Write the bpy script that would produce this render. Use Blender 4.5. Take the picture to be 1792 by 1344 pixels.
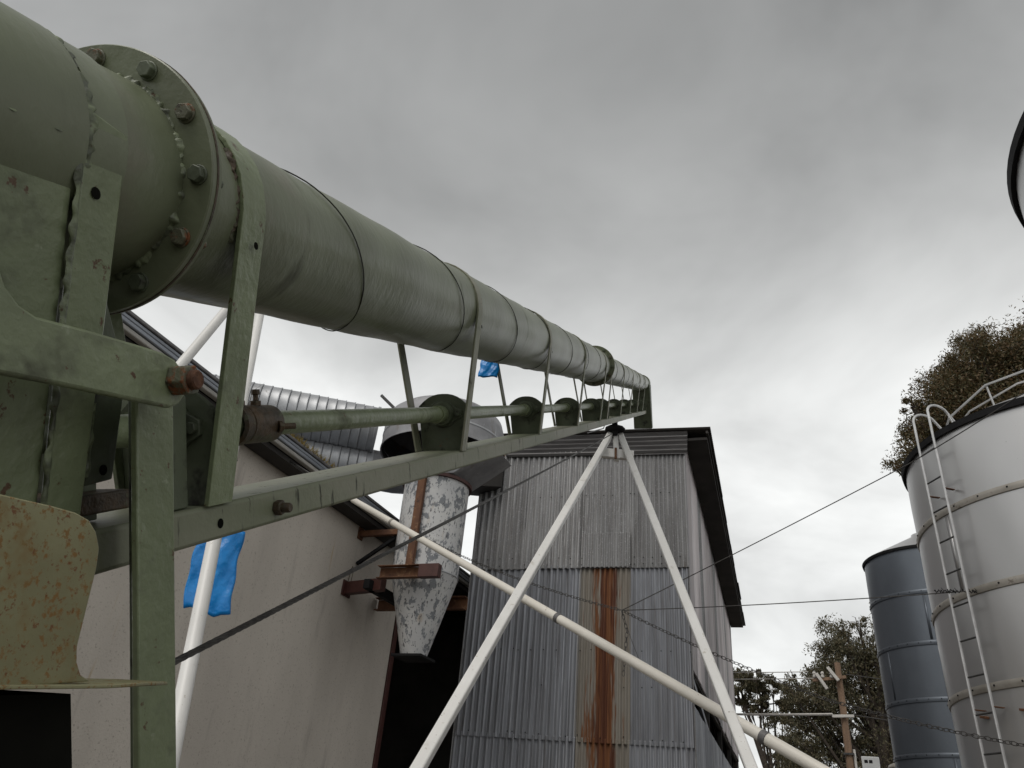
import bpy, math, random
import numpy as np
from mathutils import Vector, Matrix
random.seed(7); rng = np.random.default_rng(7)
for o in list(bpy.data.objects): bpy.data.objects.remove(o)
scene = bpy.context.scene
COL = scene.collection
R = math.radians

# ------------------------------------------------------------------ camera
cam_d = bpy.data.cameras.new('camera'); cam = bpy.data.objects.new('camera', cam_d); COL.objects.link(cam)
cam_d.sensor_width = 36.0; cam_d.lens = 26.92; cam_d.clip_start = 0.02; cam_d.clip_end = 3000
cx_, cy_, cz_ = Vector((0.99559, -0.04748, 0.08086)), Vector((-0.09378, -0.50412, 0.85853)), Vector((0, -0.86233, -0.50635))
cam.matrix_world = Matrix(((cx_.x, cy_.x, cz_.x, 0), (cx_.y, cy_.y, cz_.y, 0), (cx_.z, cy_.z, cz_.z, 1.7), (0, 0, 0, 1)))
scene.camera = cam

# ------------------------------------------------------------------ sky, sun, exposure
SUN_EL, SUN_AZ = R(52), R(215)          # azimuth clockwise from +Y: behind the camera, to the left
world = bpy.data.worlds.new('World'); scene.world = world; world.use_nodes = True
nt = world.node_tree; N = nt.nodes; L = nt.links; N.clear()
def nd(t, **k):
    n = N.new(t)
    for a, b in k.items(): setattr(n, a, b)
    return n
out = nd('ShaderNodeOutputWorld'); mixs = nd('ShaderNodeMixShader'); b1 = nd('ShaderNodeBackground'); b2 = nd('ShaderNodeBackground')
sky = nd('ShaderNodeTexSky', sky_type='NISHITA', sun_disc=False, sun_elevation=SUN_EL, sun_rotation=SUN_AZ)
b1.inputs[1].default_value = 0.08
L.new(sky.outputs[0], b1.inputs[0])
tc = nd('ShaderNodeTexCoord'); sep = nd('ShaderNodeSeparateXYZ'); L.new(tc.outputs['Generated'], sep.inputs[0])
mx = nd('ShaderNodeMath', operation='MAXIMUM'); mx.inputs[1].default_value = 0.0; L.new(sep.outputs[2], mx.inputs[0])
ad = nd('ShaderNodeMath', operation='ADD'); ad.inputs[1].default_value = 0.30; L.new(mx.outputs[0], ad.inputs[0])
dx = nd('ShaderNodeMath', operation='DIVIDE'); dy = nd('ShaderNodeMath', operation='DIVIDE')
L.new(sep.outputs[0], dx.inputs[0]); L.new(ad.outputs[0], dx.inputs[1]); L.new(sep.outputs[1], dy.inputs[0]); L.new(ad.outputs[0], dy.inputs[1])
cmb = nd('ShaderNodeCombineXYZ'); L.new(dx.outputs[0], cmb.inputs[0]); L.new(dy.outputs[0], cmb.inputs[1]); cmb.inputs[2].default_value = 3.1
nz = nd('ShaderNodeTexNoise'); nz.inputs['Scale'].default_value = 2.1; nz.inputs['Detail'].default_value = 5; nz.inputs['Roughness'].default_value = 0.55; nz.inputs['Distortion'].default_value = 0.35
L.new(cmb.outputs[0], nz.inputs['Vector'])
rmp = nd('ShaderNodeValToRGB'); e = rmp.color_ramp
pts = [(0.0, 0.92), (0.20, 0.91), (0.36, 0.90), (0.48, 0.83), (0.58, 0.62), (0.68, 0.43), (0.80, 0.355), (1.0, 0.335)]
e.elements[0].position = 0; e.elements[1].position = 1
for p, v in pts[1:-1]: e.elements.new(p)
for el, (p, v) in zip(e.elements, pts): el.position = p; el.color = (v * 0.99, v * 1.0, v * 0.985, 1)
L.new(mx.outputs[0], rmp.inputs[0])
mr = nd('ShaderNodeMapRange'); mr.inputs['From Min'].default_value = 0.28; mr.inputs['From Max'].default_value = 0.72; mr.inputs['To Min'].default_value = 0.74; mr.inputs['To Max'].default_value = 1.25
L.new(nz.outputs[0], mr.inputs['Value'])
mul = nd('ShaderNodeMix', data_type='RGBA', blend_type='MULTIPLY'); mul.inputs[0].default_value = 1.0
L.new(rmp.outputs[0], mul.inputs[6]); L.new(mr.outputs[0], mul.inputs[7]); L.new(mul.outputs[2], b2.inputs[0]); b2.inputs[1].default_value = 1.0
mixs.inputs[0].default_value = 0.94
L.new(b1.outputs[0], mixs.inputs[1]); L.new(b2.outputs[0], mixs.inputs[2]); L.new(mixs.outputs[0], out.inputs[0])

sun_d = bpy.data.lights.new('sun', 'SUN'); sun = bpy.data.objects.new('sun', sun_d); COL.objects.link(sun)
sun_d.energy = 1.5; sun_d.angle = R(35); sun_d.color = (1.0, 0.96, 0.9)
sdir = Vector((math.sin(SUN_AZ) * math.cos(SUN_EL), math.cos(SUN_AZ) * math.cos(SUN_EL), math.sin(SUN_EL)))
sun.rotation_euler = (-sdir).to_track_quat('-Z', 'Y').to_euler(); sun.location = sdir * 60
vs = scene.view_settings; vs.view_transform = 'Standard'; vs.look = 'None'; vs.exposure = 0.0; vs.gamma = 1.0; vs.use_curve_mapping = False
scene.render.engine = 'CYCLES'
scene.cycles.max_bounces = 5; scene.cycles.diffuse_bounces = 3; scene.cycles.glossy_bounces = 2; scene.cycles.transmission_bounces = 2

# ------------------------------------------------------------------ materials
def pm(name, c1, c2, scale=6, rough=0.5, metal=0.0, stretch=(1, 1, 1), c3=None, s3=20, t3=(0.6, 0.7), st3=(1, 1, 1), c4=None, s4=3, t4=(0.6, 0.72), st4=(1, 1, 1),
       bump=0.0, bs=40, bst=(1, 1, 1), spec=0.5, rnd=0.0, bump2=0.0, bs2=8, c5=None, s5=5, t5=(0.6, 0.7), st5=(1, 1, 1), xband=None):
    m = bpy.data.materials.new(name); m.use_nodes = True
    t = m.node_tree; n = t.nodes; l = t.links
    p = n['Principled BSDF']
    co = n.new('ShaderNodeTexCoord'); oi = n.new('ShaderNodeObjectInfo')
    off = n.new('ShaderNodeVectorMath'); off.operation = 'MULTIPLY_ADD'
    comb = n.new('ShaderNodeCombineXYZ')
    mm = n.new('ShaderNodeMath'); mm.operation = 'MULTIPLY'; mm.inputs[1].default_value = 37.0; l.new(oi.outputs['Random'], mm.inputs[0])
    for i in range(3): l.new(mm.outputs[0], comb.inputs[i])
    add = n.new('ShaderNodeVectorMath'); add.operation = 'ADD'; l.new(co.outputs['Object'], add.inputs[0]); l.new(comb.outputs[0], add.inputs[1])
    def noise(sc, st, det=3, rg=0.6):
        mp = n.new('ShaderNodeMapping'); mp.inputs['Scale'].default_value = st; l.new(add.outputs[0], mp.inputs[0])
        q = n.new('ShaderNodeTexNoise'); q.inputs['Scale'].default_value = sc; q.inputs['Detail'].default_value = det; q.inputs['Roughness'].default_value = rg
        l.new(mp.outputs[0], q.inputs['Vector']); return q.outputs[0]
    def mixc(fac, a, b):
        q = n.new('ShaderNodeMix'); q.data_type = 'RGBA'
        l.new(fac, q.inputs[0])
        for s, v in ((6, a), (7, b)):
            if isinstance(v, tuple): q.inputs[s].default_value = (*v, 1)
            else: l.new(v, q.inputs[s])
        return q.outputs[2]
    def mask(f, lo, hi):
        q = n.new('ShaderNodeMapRange'); q.inputs['From Min'].default_value = lo; q.inputs['From Max'].default_value = hi; q.interpolation_type = 'SMOOTHSTEP'; l.new(f, q.inputs['Value']); return q.outputs[0]
    col = mixc(mask(noise(scale, stretch), 0.3, 0.7), c1, c2)
    rgh = None
    for c, s_, t_, st_ in ((c3, s3, t3, st3), (c4, s4, t4, st4), (c5, s5, t5, st5)):
        if c is not None:
            nv = noise(s_, st_, 4, 0.68)
            if xband:       # stain that runs down one strip of the sheet
                sx = n.new('ShaderNodeSeparateXYZ'); l.new(co.outputs['Object'], sx.inputs[0])
                m1 = n.new('ShaderNodeMath'); m1.operation = 'SUBTRACT'; l.new(sx.outputs[0], m1.inputs[0]); m1.inputs[1].default_value = xband[0]
                m2 = n.new('ShaderNodeMath'); m2.operation = 'ABSOLUTE'; l.new(m1.outputs[0], m2.inputs[0])
                m3 = n.new('ShaderNodeMath'); m3.operation = 'MULTIPLY_ADD'; l.new(m2.outputs[0], m3.inputs[0]); m3.inputs[1].default_value = -xband[2] / xband[1]; m3.inputs[2].default_value = xband[2] * 0.62
                m4 = n.new('ShaderNodeMath'); m4.operation = 'ADD'; l.new(nv, m4.inputs[0]); l.new(m3.outputs[0], m4.inputs[1]); nv = m4.outputs[0]
            mk = mask(nv, *t_)
            col = mixc(mk, col, c)
            rgh = mk if rgh is None else rgh
    if rnd:
        hs = n.new('ShaderNodeHueSaturation'); mr_ = n.new('ShaderNodeMapRange'); mr_.inputs['To Min'].default_value = 1 - rnd; mr_.inputs['To Max'].default_value = 1 + rnd
        l.new(oi.outputs['Random'], mr_.inputs['Value']); l.new(mr_.outputs[0], hs.inputs['Value']); l.new(col, hs.inputs['Color']); col = hs.outputs[0]
    l.new(col, p.inputs['Base Color'])
    p.inputs['Roughness'].default_value = rough; p.inputs['Specular IOR Level'].default_value = spec
    if rgh is not None:
        q = n.new('ShaderNodeMapRange'); q.inputs['To Min'].default_value = rough; q.inputs['To Max'].default_value = 0.85; l.new(rgh, q.inputs['Value']); l.new(q.outputs[0], p.inputs['Roughness'])
        if metal:
            q = n.new('ShaderNodeMapRange'); q.inputs['To Min'].default_value = metal; q.inputs['To Max'].default_value = 0.0; l.new(rgh, q.inputs['Value']); l.new(q.outputs[0], p.inputs['Metallic'])
    else: p.inputs['Metallic'].default_value = metal
    prev = None
    for b, s_, st_ in ((bump, bs, bst), (bump2, bs2, (1, 1, 1))):
        if b:
            bn = n.new('ShaderNodeBump'); bn.inputs['Strength'].default_value = 1.0; bn.inputs['Distance'].default_value = b
            l.new(noise(s_, st_, 3, 0.6), bn.inputs['Height'])
            if prev: l.new(prev, bn.inputs['Normal'])
            prev = bn.outputs[0]
    if prev: l.new(prev, p.inputs['Normal'])
    return m

M = {}
RUST = (0.13, 0.045, 0.014)
GA, GB = (0.200, 0.236, 0.136), (0.150, 0.178, 0.102)
M['green'] = pm('green_paint', GA, GB, 5, 0.32, c3=(0.075, 0.080, 0.052), s3=9, t3=(0.54, 0.76), c4=(0.085, 0.045, 0.020), s4=40, t4=(0.63, 0.685), c5=(0.22, 0.25, 0.165), s5=26, t5=(0.655, 0.70), bump=0.0018, bs=60, bump2=0.0035, bs2=14)
M['green_tube'] = pm('green_tube_paint', (0.164, 0.186, 0.116), (0.126, 0.140, 0.088), 4, 0.34, c3=(0.035, 0.03, 0.024), s3=3.2, t3=(0.60, 0.80), st3=(2.2, 0.7, 0.7), c4=(0.150, 0.148, 0.100), s4=5, t4=(0.52, 0.78),
                     bump=0.0011, bs=42, bst=(1.6, 0.9, 0.9), bump2=0.003, bs2=4)
M['green_beam'] = pm('weathered_green_beam', (0.165, 0.180, 0.116), (0.24, 0.236, 0.178), 2.2, 0.5, stretch=(1, 2, 2), c3=(0.035, 0.036, 0.026), s3=30, t3=(0.60, 0.70), st3=(1.4, 1, 0.25), c4=(0.10, 0.055, 0.025), s4=26, t4=(0.66, 0.71), bump=0.0012, bs=60)
M['green_dark'] = pm('grimy_green_paint', (0.095, 0.114, 0.070), (0.066, 0.078, 0.050), 9, 0.5, c3=(0.02, 0.018, 0.014), s3=12, t3=(0.55, 0.7), c4=RUST, s4=18, t4=(0.68, 0.76), bump=0.0015, bs=40)
M['seam'] = pm('seam_shadow', (0.03, 0.03, 0.022), (0.05, 0.055, 0.04), 30, 0.7)  # bead colour paints the shadow line along the seam lip
M['weld'] = pm('painted_weld', GA, (0.06, 0.068, 0.045), 40, 0.45, c3=(0.06, 0.03, 0.015), s3=45, t3=(0.62, 0.7), bump=0.002, bs=90)
M['rustyolive'] = pm('rust_spotted_olive_paint', (0.26, 0.25, 0.135), (0.19, 0.178, 0.09), 8, 0.45, c3=(0.21, 0.115, 0.036), s3=140, t3=(0.53, 0.66), c4=(0.19, 0.13, 0.045), s4=14, t4=(0.55, 0.72), c5=(0.15, 0.06, 0.016), s5=150, t5=(0.595, 0.68), bump=0.0006, bs=60)
M['rustbolt'] = pm('rusty_bolt', (0.115, 0.115, 0.075), (0.085, 0.09, 0.058), 30, 0.55, c3=(0.16, 0.055, 0.018), s3=38, t3=(0.50, 0.60), c4=(0.03, 0.02, 0.012), s4=50, t4=(0.6, 0.7), bump=0.002, bs=120)
M['rustend'] = pm('orange_rust', (0.12, 0.048, 0.02), (0.06, 0.024, 0.011), 60, 0.8, bump=0.002, bs=120)
M['grime'] = pm('black_oily_rust', (0.035, 0.028, 0.018), (0.075, 0.045, 0.02), 35, 0.6, c3=(0.09, 0.095, 0.06), s3=30, t3=(0.56, 0.66), bump=0.004, bs=60)
M['black'] = pm('black_painted_shade', (0.008, 0.008, 0.007), (0.012, 0.012, 0.01), 10, 0.9, spec=0.0)  # black for painted shade: hole discs and the box under the lip
M['white'] = pm('white_paint', (0.74, 0.73, 0.71), (0.66, 0.65, 0.625), 3, 0.38, c3=(0.45, 0.42, 0.37), s3=7, t3=(0.60, 0.82), c4=(0.20, 0.15, 0.11), s4=42, t4=(0.685, 0.71), c5=(0.50, 0.47, 0.42), s5=25, t5=(0.62, 0.72), bump=0.0006, bs=60)
M['cream'] = pm('cream_pvc', (0.70, 0.665, 0.60), (0.63, 0.595, 0.53), 2, 0.4, c3=(0.42, 0.37, 0.30), s3=4, t3=(0.60, 0.82), c4=(0.25, 0.20, 0.15), s4=24, t4=(0.67, 0.71), bump=0.0008, bs=25)
M['steel'] = pm('dark_steel', (0.09, 0.09, 0.09), (0.05, 0.048, 0.045), 30, 0.45, 0.6)
M['rope'] = pm('wire_rope', (0.07, 0.065, 0.06), (0.035, 0.032, 0.03), 60, 0.5, 0.3)
M['cement'] = pm('cement_render', (0.60, 0.55, 0.488), (0.50, 0.457, 0.405), 0.8, 0.9, stretch=(1, 1, 0.35), c3=(0.35, 0.315, 0.28), s3=1.8, t3=(0.54, 0.82), st3=(1, 1.6, 0.25), c4=(0.37, 0.33, 0.285), s4=34, t4=(0.58, 0.68), c5=(0.44, 0.34, 0.22), s5=1.9, t5=(0.66, 0.76), st5=(1, 2.5, 0.18), bump=0.004, bs=45, bump2=0.01, bs2=2)
M['cement_dark'] = pm('shade_dark_concrete', (0.10, 0.092, 0.082), (0.06, 0.056, 0.05), 1.2, 0.95, bump=0.004, bs=25)  # shade inside the open bay is put into this dark concrete colour
GZ1, GZ2 = (0.30, 0.298, 0.298), (0.215, 0.212, 0.212)
M['iron'] = pm('weathered_corrugated_iron', GZ1, GZ2, 2.2, 0.48, 0.35, stretch=(4, 4, 0.35), c3=(0.125, 0.118, 0.115), s3=5, t3=(0.5, 0.72), st3=(5, 5, 0.22), c4=(0.40, 0.40, 0.41), s4=38, t4=(0.55, 0.68), c5=(0.20, 0.15, 0.11), s5=3.5, t5=(0.68, 0.78), st5=(6, 6, 0.25), bump=0.0015, bs=60, rnd=0.13)
M['iron_blue'] = pm('bluish_corrugated_iron', (0.315, 0.325, 0.352), (0.215, 0.22, 0.235), 2.0, 0.42, 0.4, stretch=(5, 5, 0.3), c3=(0.13, 0.125, 0.13), s3=4, t3=(0.52, 0.74), st3=(6, 6, 0.15), c4=(0.42, 0.44, 0.48), s4=5, t4=(0.60, 0.74), st4=(7, 7, 0.25), c5=(0.21, 0.09, 0.03), s5=2.6, t5=(0.70, 0.76), st5=(7, 7, 0.3), bump=0.0015, bs=50, rnd=0.10)
M['iron_rust'] = pm('rust_streaked_corrugated_iron', (0.245, 0.228, 0.20), (0.195, 0.172, 0.142), 3, 0.6, 0.1, stretch=(5, 5, 0.3), c3=(0.16, 0.062, 0.022), s3=2.0, t3=(0.50, 0.60), st3=(4.2, 1, 0.30), c4=(0.085, 0.026, 0.010), s4=2.6, t4=(0.57, 0.66), st4=(7, 1, 0.22), bump=0.002, bs=50, xband=(0.46, 0.36, 0.30))
M['iron_pink'] = pm('sheltered_corrugated_iron', (0.50, 0.455, 0.45), (0.40, 0.375, 0.385), 1.0, 0.45, 0.35, stretch=(1, 3, 0.2), c3=(0.16, 0.14, 0.14), s3=3, t3=(0.58, 0.75), st3=(1, 6, 0.15), bump=0.001, bs=50, rnd=0.22)
M['iron_dark'] = pm('dark_iron_and_shade', (0.045, 0.04, 0.036), (0.025, 0.022, 0.02), 2, 0.8, 0.0, c3=(0.07, 0.045, 0.03), s3=5, t3=(0.6, 0.75), rnd=0.3)  # old dark iron; also carries shade under shed eave and duct
M['roofing'] = pm('grey_roof_iron', (0.27, 0.29, 0.325), (0.19, 0.205, 0.23), 3, 0.45, 0.3, stretch=(3, 0.5, 3), c3=(0.12, 0.11, 0.095), s3=7, t3=(0.6, 0.75))
M['eaveboard'] = pm('pale_eave_board', (0.40, 0.385, 0.355), (0.30, 0.29, 0.265), 3, 0.6, stretch=(2, 0.4, 2), c3=(0.16, 0.14, 0.12), s3=6, t3=(0.58, 0.75))
M['fascia'] = pm('charcoal_fascia_iron', (0.17, 0.165, 0.165), (0.11, 0.105, 0.105), 2.5, 0.5, 0.25, stretch=(0.5, 3, 4), c3=(0.06, 0.055, 0.05), s3=4, t3=(0.58, 0.75), st3=(0.5, 3, 5), rnd=0.1)
M['flaked'] = pm('flaking_white_cyclone_paint', (0.56, 0.555, 0.545), (0.50, 0.50, 0.505), 3, 0.5, c3=(0.21, 0.22, 0.235), s3=9, t3=(0.53, 0.575), st3=(1, 1, 0.6), c4=(0.40, 0.31, 0.22), s4=3.2, t4=(0.62, 0.80), st4=(1.5, 1.5, 0.6), c5=(0.11, 0.11, 0.115), s5=19, t5=(0.59, 0.63), st5=(1.3, 1.3, 0.5), bump=0.003, bs=20)
M['galv'] = pm('galvanised_duct', (0.40, 0.41, 0.425), (0.31, 0.318, 0.33), 3, 0.42, 0.4, c3=(0.22, 0.20, 0.18), s3=4, t3=(0.62, 0.8), bump=0.003, bs=3)
M['galv_head'] = pm('stained_galvanised_steel', (0.30, 0.30, 0.31), (0.20, 0.20, 0.21), 2.6, 0.55, 0.2, c3=(0.19, 0.16, 0.14), s3=3.2, t3=(0.56, 0.75), st3=(1.5, 1.5, 0.4), c4=(0.46, 0.47, 0.49), s4=9, t4=(0.6, 0.75), st4=(1.5, 1.5, 0.3), bump=0.006, bs=3)
M['duct_dark'] = pm('dark_duct_steel', (0.10, 0.102, 0.108), (0.06, 0.06, 0.065), 3, 0.5, 0.3, c3=(0.07, 0.035, 0.02), s3=5, t3=(0.55, 0.7))
M['rustframe'] = pm('rusty_steel_section', (0.15, 0.065, 0.028), (0.085, 0.034, 0.016), 7, 0.75, stretch=(1, 1, 0.5), c3=(0.24, 0.14, 0.075), s3=9, t3=(0.55, 0.7), c4=(0.045, 0.02, 0.012), s4=13, t4=(0.58, 0.7), bump=0.002, bs=60)
M['oxide'] = pm('red_oxide_paint', (0.075, 0.026, 0.020), (0.055, 0.018, 0.014), 8, 0.55, c3=(0.11, 0.055, 0.03), s3=14, t3=(0.68, 0.76))
M['silo'] = pm('galvanised_silo_wall', (0.49, 0.483, 0.48), (0.43, 0.427, 0.428), 0.7, 0.36, 0.78, stretch=(1, 1, 0.6), c3=(0.30, 0.285, 0.265), s3=1.6, t3=(0.62, 0.85), st3=(2, 2, 0.8), c4=(0.25, 0.24, 0.23), s4=30, t4=(0.70, 0.76), bump=0.0015, bs=2.5, rnd=0.04)
M['silo_band'] = pm('silo_band', (0.36, 0.335, 0.30), (0.26, 0.24, 0.21), 4, 0.5, 0.5, c3=(0.12, 0.10, 0.08), s3=9, t3=(0.58, 0.72))
M['silo_dark'] = pm('blue_grey_silo_wall', (0.125, 0.142, 0.165), (0.10, 0.113, 0.132), 1.2, 0.42, 0.5, stretch=(1, 1, 0.5), c3=(0.12, 0.13, 0.15), s3=40, t3=(0.6, 0.7), bump=0.003, bs=3, rnd=0.06)
M['rim'] = pm('black_eave_rim', (0.010, 0.010, 0.011), (0.016, 0.016, 0.017), 6, 0.8, spec=0.2)
M['ladder'] = pm('galvanised_ladder', (0.60, 0.60, 0.60), (0.48, 0.48, 0.48), 8, 0.38, 0.55, c3=(0.25, 0.22, 0.2), s3=12, t3=(0.65, 0.75))
M['blue'] = pm('blue_plastic', (0.0, 0.235, 0.66), (0.0, 0.19, 0.56), 12, 0.32, c3=(0.03, 0.31, 0.72), s3=16, t3=(0.58, 0.7), bump=0.006, bs=18)
M['wood'] = pm('weathered_pole_timber', (0.26, 0.17, 0.11), (0.19, 0.125, 0.085), 3, 0.85, stretch=(6, 6, 0.4), bump=0.01, bs=20)
M['bark'] = pm('tree_bark', (0.075, 0.058, 0.045), (0.045, 0.036, 0.03), 6, 0.9, bump=0.02, bs=9)
M['porcelain'] = pm('pale_insulator', (0.62, 0.60, 0.56), (0.5, 0.48, 0.45), 5, 0.3)
M['boxgrey'] = pm('pale_grey_cabinet_paint', (0.55, 0.56, 0.56), (0.48, 0.49, 0.49), 3, 0.45)
M['gravel'] = pm('gravel_yard', (0.15, 0.135, 0.115), (0.105, 0.095, 0.082), 1.4, 0.95, c3=(0.21, 0.195, 0.175), s3=26, t3=(0.55, 0.7), c4=(0.10, 0.12, 0.06), s4=0.35, t4=(0.6, 0.75), bump=0.03, bs=35)
M['moss'] = pm('yellow_dry_grass', (0.42, 0.32, 0.06), (0.30, 0.21, 0.05), 14, 0.85)
M['drygrass'] = pm('dry_weed', (0.13, 0.115, 0.07), (0.09, 0.08, 0.05), 14, 0.85)
def leafmat(name, cols):
    m = bpy.data.materials.new(name); m.use_nodes = True; t = m.node_tree; n = t.nodes; l = t.links; p = n['Principled BSDF']
    g = n.new('ShaderNodeNewGeometry'); r = n.new('ShaderNodeValToRGB'); r.color_ramp.interpolation = 'LINEAR'
    for i, c in enumerate(cols):
        el = r.color_ramp.elements[i] if i < 2 else r.color_ramp.elements.new(0.5)
        el.position = i / (len(cols) - 1); el.color = (*c, 1)
    for i, el in enumerate(sorted(r.color_ramp.elements, key=lambda q: q.position)): el.color = (*cols[i], 1)
    l.new(g.outputs['Random Per Island'], r.inputs[0]); l.new(r.outputs[0], p.inputs['Base Color']); p.inputs['Roughness'].default_value = 0.55
    tr = n.new('ShaderNodeBsdfTranslucent'); l.new(r.outputs[0], tr.inputs[0]); mxs = n.new('ShaderNodeMixShader'); mxs.inputs[0].default_value = 0.25
    l.new(p.outputs[0], mxs.inputs[1]); l.new(tr.outputs[0], mxs.inputs[2]); l.new(mxs.outputs[0], n['Material Output'].inputs[0]); return m
M['leaf_rusty'] = leafmat('russet_green_leaves', [(0.055, 0.06, 0.028), (0.09, 0.082, 0.036), (0.13, 0.075, 0.034), (0.19, 0.09, 0.038), (0.13, 0.11, 0.046)])
M['leaf_gum'] = leafmat('olive_gum_leaves', [(0.06, 0.06, 0.034), (0.10, 0.09, 0.048), (0.14, 0.11, 0.06), (0.19, 0.14, 0.075), (0.085, 0.09, 0.05)])

# ------------------------------------------------------------------ mesh helpers
def frame(ax):
    ax = Vector(ax).normalized(); h = Vector((0, 0, 1)) if abs(ax.z) < 0.9 else Vector((1, 0, 0))
    a = h.cross(ax).normalized(); return ax, a, ax.cross(a)
class MB:
    def __init__(s): s.v = []; s.f = []
    def add(s, vs, fs):
        o = len(s.v); s.v += [tuple(v) for v in vs]; s.f += [tuple(i + o for i in f) for f in fs]; return s
    def box(s, a, b):
        (x0, y0, z0), (x1, y1, z1) = a, b
        return s.hexa([(x0, y0, z0), (x1, y0, z0), (x1, y1, z0), (x0, y1, z0), (x0, y0, z1), (x1, y0, z1), (x1, y1, z1), (x0, y1, z1)])
    def hexa(s, p): return s.add(p, [(0, 3, 2, 1), (4, 5, 6, 7), (0, 1, 5, 4), (1, 2, 6, 5), (2, 3, 7, 6), (3, 0, 4, 7)])
    def prism(s, poly, off):
        n = len(poly); off = Vector(off); p = [Vector(q) for q in poly]
        return s.add(p + [q + off for q in p], [tuple(range(n - 1, -1, -1)), tuple(range(n, 2 * n))] + [(i, (i + 1) % n, n + (i + 1) % n, n + i) for i in range(n)])
    def bar(s, p0, p1, w, h, up=(0, 0, 1)):
        p0, p1 = Vector(p0), Vector(p1); d = (p1 - p0).normalized(); a = d.cross(Vector(up)).normalized(); b = a.cross(d)
        c = [(-w / 2, -h / 2), (w / 2, -h / 2), (w / 2, h / 2), (-w / 2, h / 2)]
        return s.hexa([p0 + a * x + b * y for x, y in c] + [p1 + a * x + b * y for x, y in c])
    def tube(s, path, r, n=10, closed=False, caps=True):
        path = [Vector(p) for p in path]; m = len(path); rr = r if isinstance(r, (list, tuple)) else [r] * m
        o = len(s.v); prev = None
        for i, p in enumerate(path):
            if closed: d = path[(i + 1) % m] - path[i - 1]
            else: d = path[min(i + 1, m - 1)] - path[max(i - 1, 0)]
            d.normalize()
            if prev is None: _, a, b = frame(d)
            else:
                a = prev - d * prev.dot(d); a.normalize(); b = d.cross(a)
            prev = a
            for k in range(n):
                t = 2 * math.pi * k / n; s.v.append(tuple(p + (a * math.cos(t) + b * math.sin(t)) * rr[i]))
        for i in range(m if closed else m - 1):
            j = (i + 1) % m
            for k in range(n):
                s.f.append((o + i * n + k, o + i * n + (k + 1) % n, o + j * n + (k + 1) % n, o + j * n + k))
        if caps and not closed:
            s.f.append(tuple(o + k for k in range(n - 1, -1, -1))); s.f.append(tuple(o + (m - 1) * n + k for k in range(n)))
        return s
    def lathe(s, prof, o=(0, 0, 0), ax=(0, 0, 1), n=32, caps=False, a0=0.0, a1=2 * math.pi, jit=0.0):
        ax, a, b = frame(ax); o = Vector(o); st = len(s.v); full = abs(a1 - a0 - 2 * math.pi) < 1e-6; c = n if full else n + 1
        for x, r in prof:
            for k in range(c):
                t = a0 + (a1 - a0) * k / n
                rj = r + (random.uniform(-jit, jit) if jit else 0)
                s.v.append(tuple(o + ax * x + (a * math.cos(t) + b * math.sin(t)) * rj))
        for i in range(len(prof) - 1):
            for k in range(n):
                k2 = (k + 1) % c
                s.f.append((st + i * c + k, st + i * c + k2, st + (i + 1) * c + k2, st + (i + 1) * c + k))
        if caps:
            s.f.append(tuple(st + k for k in range(c - 1, -1, -1))); s.f.append(tuple(st + (len(prof) - 1) * c + k for k in range(c)))
        return s
    def build(s, name, mat, parent=None, smooth=True, bevel=0.0, ang=35, solid=0.0):
        me = bpy.data.meshes.new(name); me.from_pydata(s.v, [], s.f); me.update()
        if isinstance(mat, str): mat = M[mat]
        me.materials.append(mat)
        if smooth:
            me.polygons.foreach_set('use_smooth', [True] * len(me.polygons)); me.set_sharp_from_angle(angle=R(ang))
        o = bpy.data.objects.new(name, me); COL.objects.link(o)
        if parent: o.parent = parent
        if solid:
            q = o.modifiers.new('thickness', 'SOLIDIFY'); q.thickness = solid; q.offset = 0
        if bevel:
            q = o.modifiers.new('bevel', 'BEVEL'); q.width = bevel; q.segments = 2; q.limit_method = 'ANGLE'; q.angle_limit = R(40)
        return o
def tag(o, label, cat, group=None):
    o['label'] = label; o['category'] = cat
    if group: o['group'] = group
    return o
def empty(name, loc, label, cat, group=None, rot=None):
    o = bpy.data.objects.new(name, None); COL.objects.link(o); o.location = loc; o.empty_display_size = 0.2
    if rot is not None: o.rotation_euler = rot
    return tag(o, label, cat, group)
def struct(o): o['kind'] = 'structure'; return o
def stuff(o): o['kind'] = 'stuff'; return o
def hexnut(mb, c, ax, af, h, r0=0.0):
    ax, a, b = frame(ax); c = Vector(c); rr = af / 2 / math.cos(R(30))
    p = [c + (a * math.cos(R(60 * k + r0)) + b * math.sin(R(60 * k + r0))) * rr for k in range(6)]
    mb.prism(p, ax * h)
    return mb

# ================================================================== ground
g = MB(); n_ = 40; S_ = 600
vs_ = []; 
for i in range(n_ + 1):
    for j in range(n_ + 1): vs_.append((-S_ + 2 * S_ * i / n_, -S_ + 2 * S_ * j / n_, 0))
g.add(vs_, [(i * (n_ + 1) + j, (i + 1) * (n_ + 1) + j, (i + 1) * (n_ + 1) + j + 1, i * (n_ + 1) + j + 1) for i in range(n_) for j in range(n_)])
struct(g.build('ground', 'gravel', smooth=False))

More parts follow.
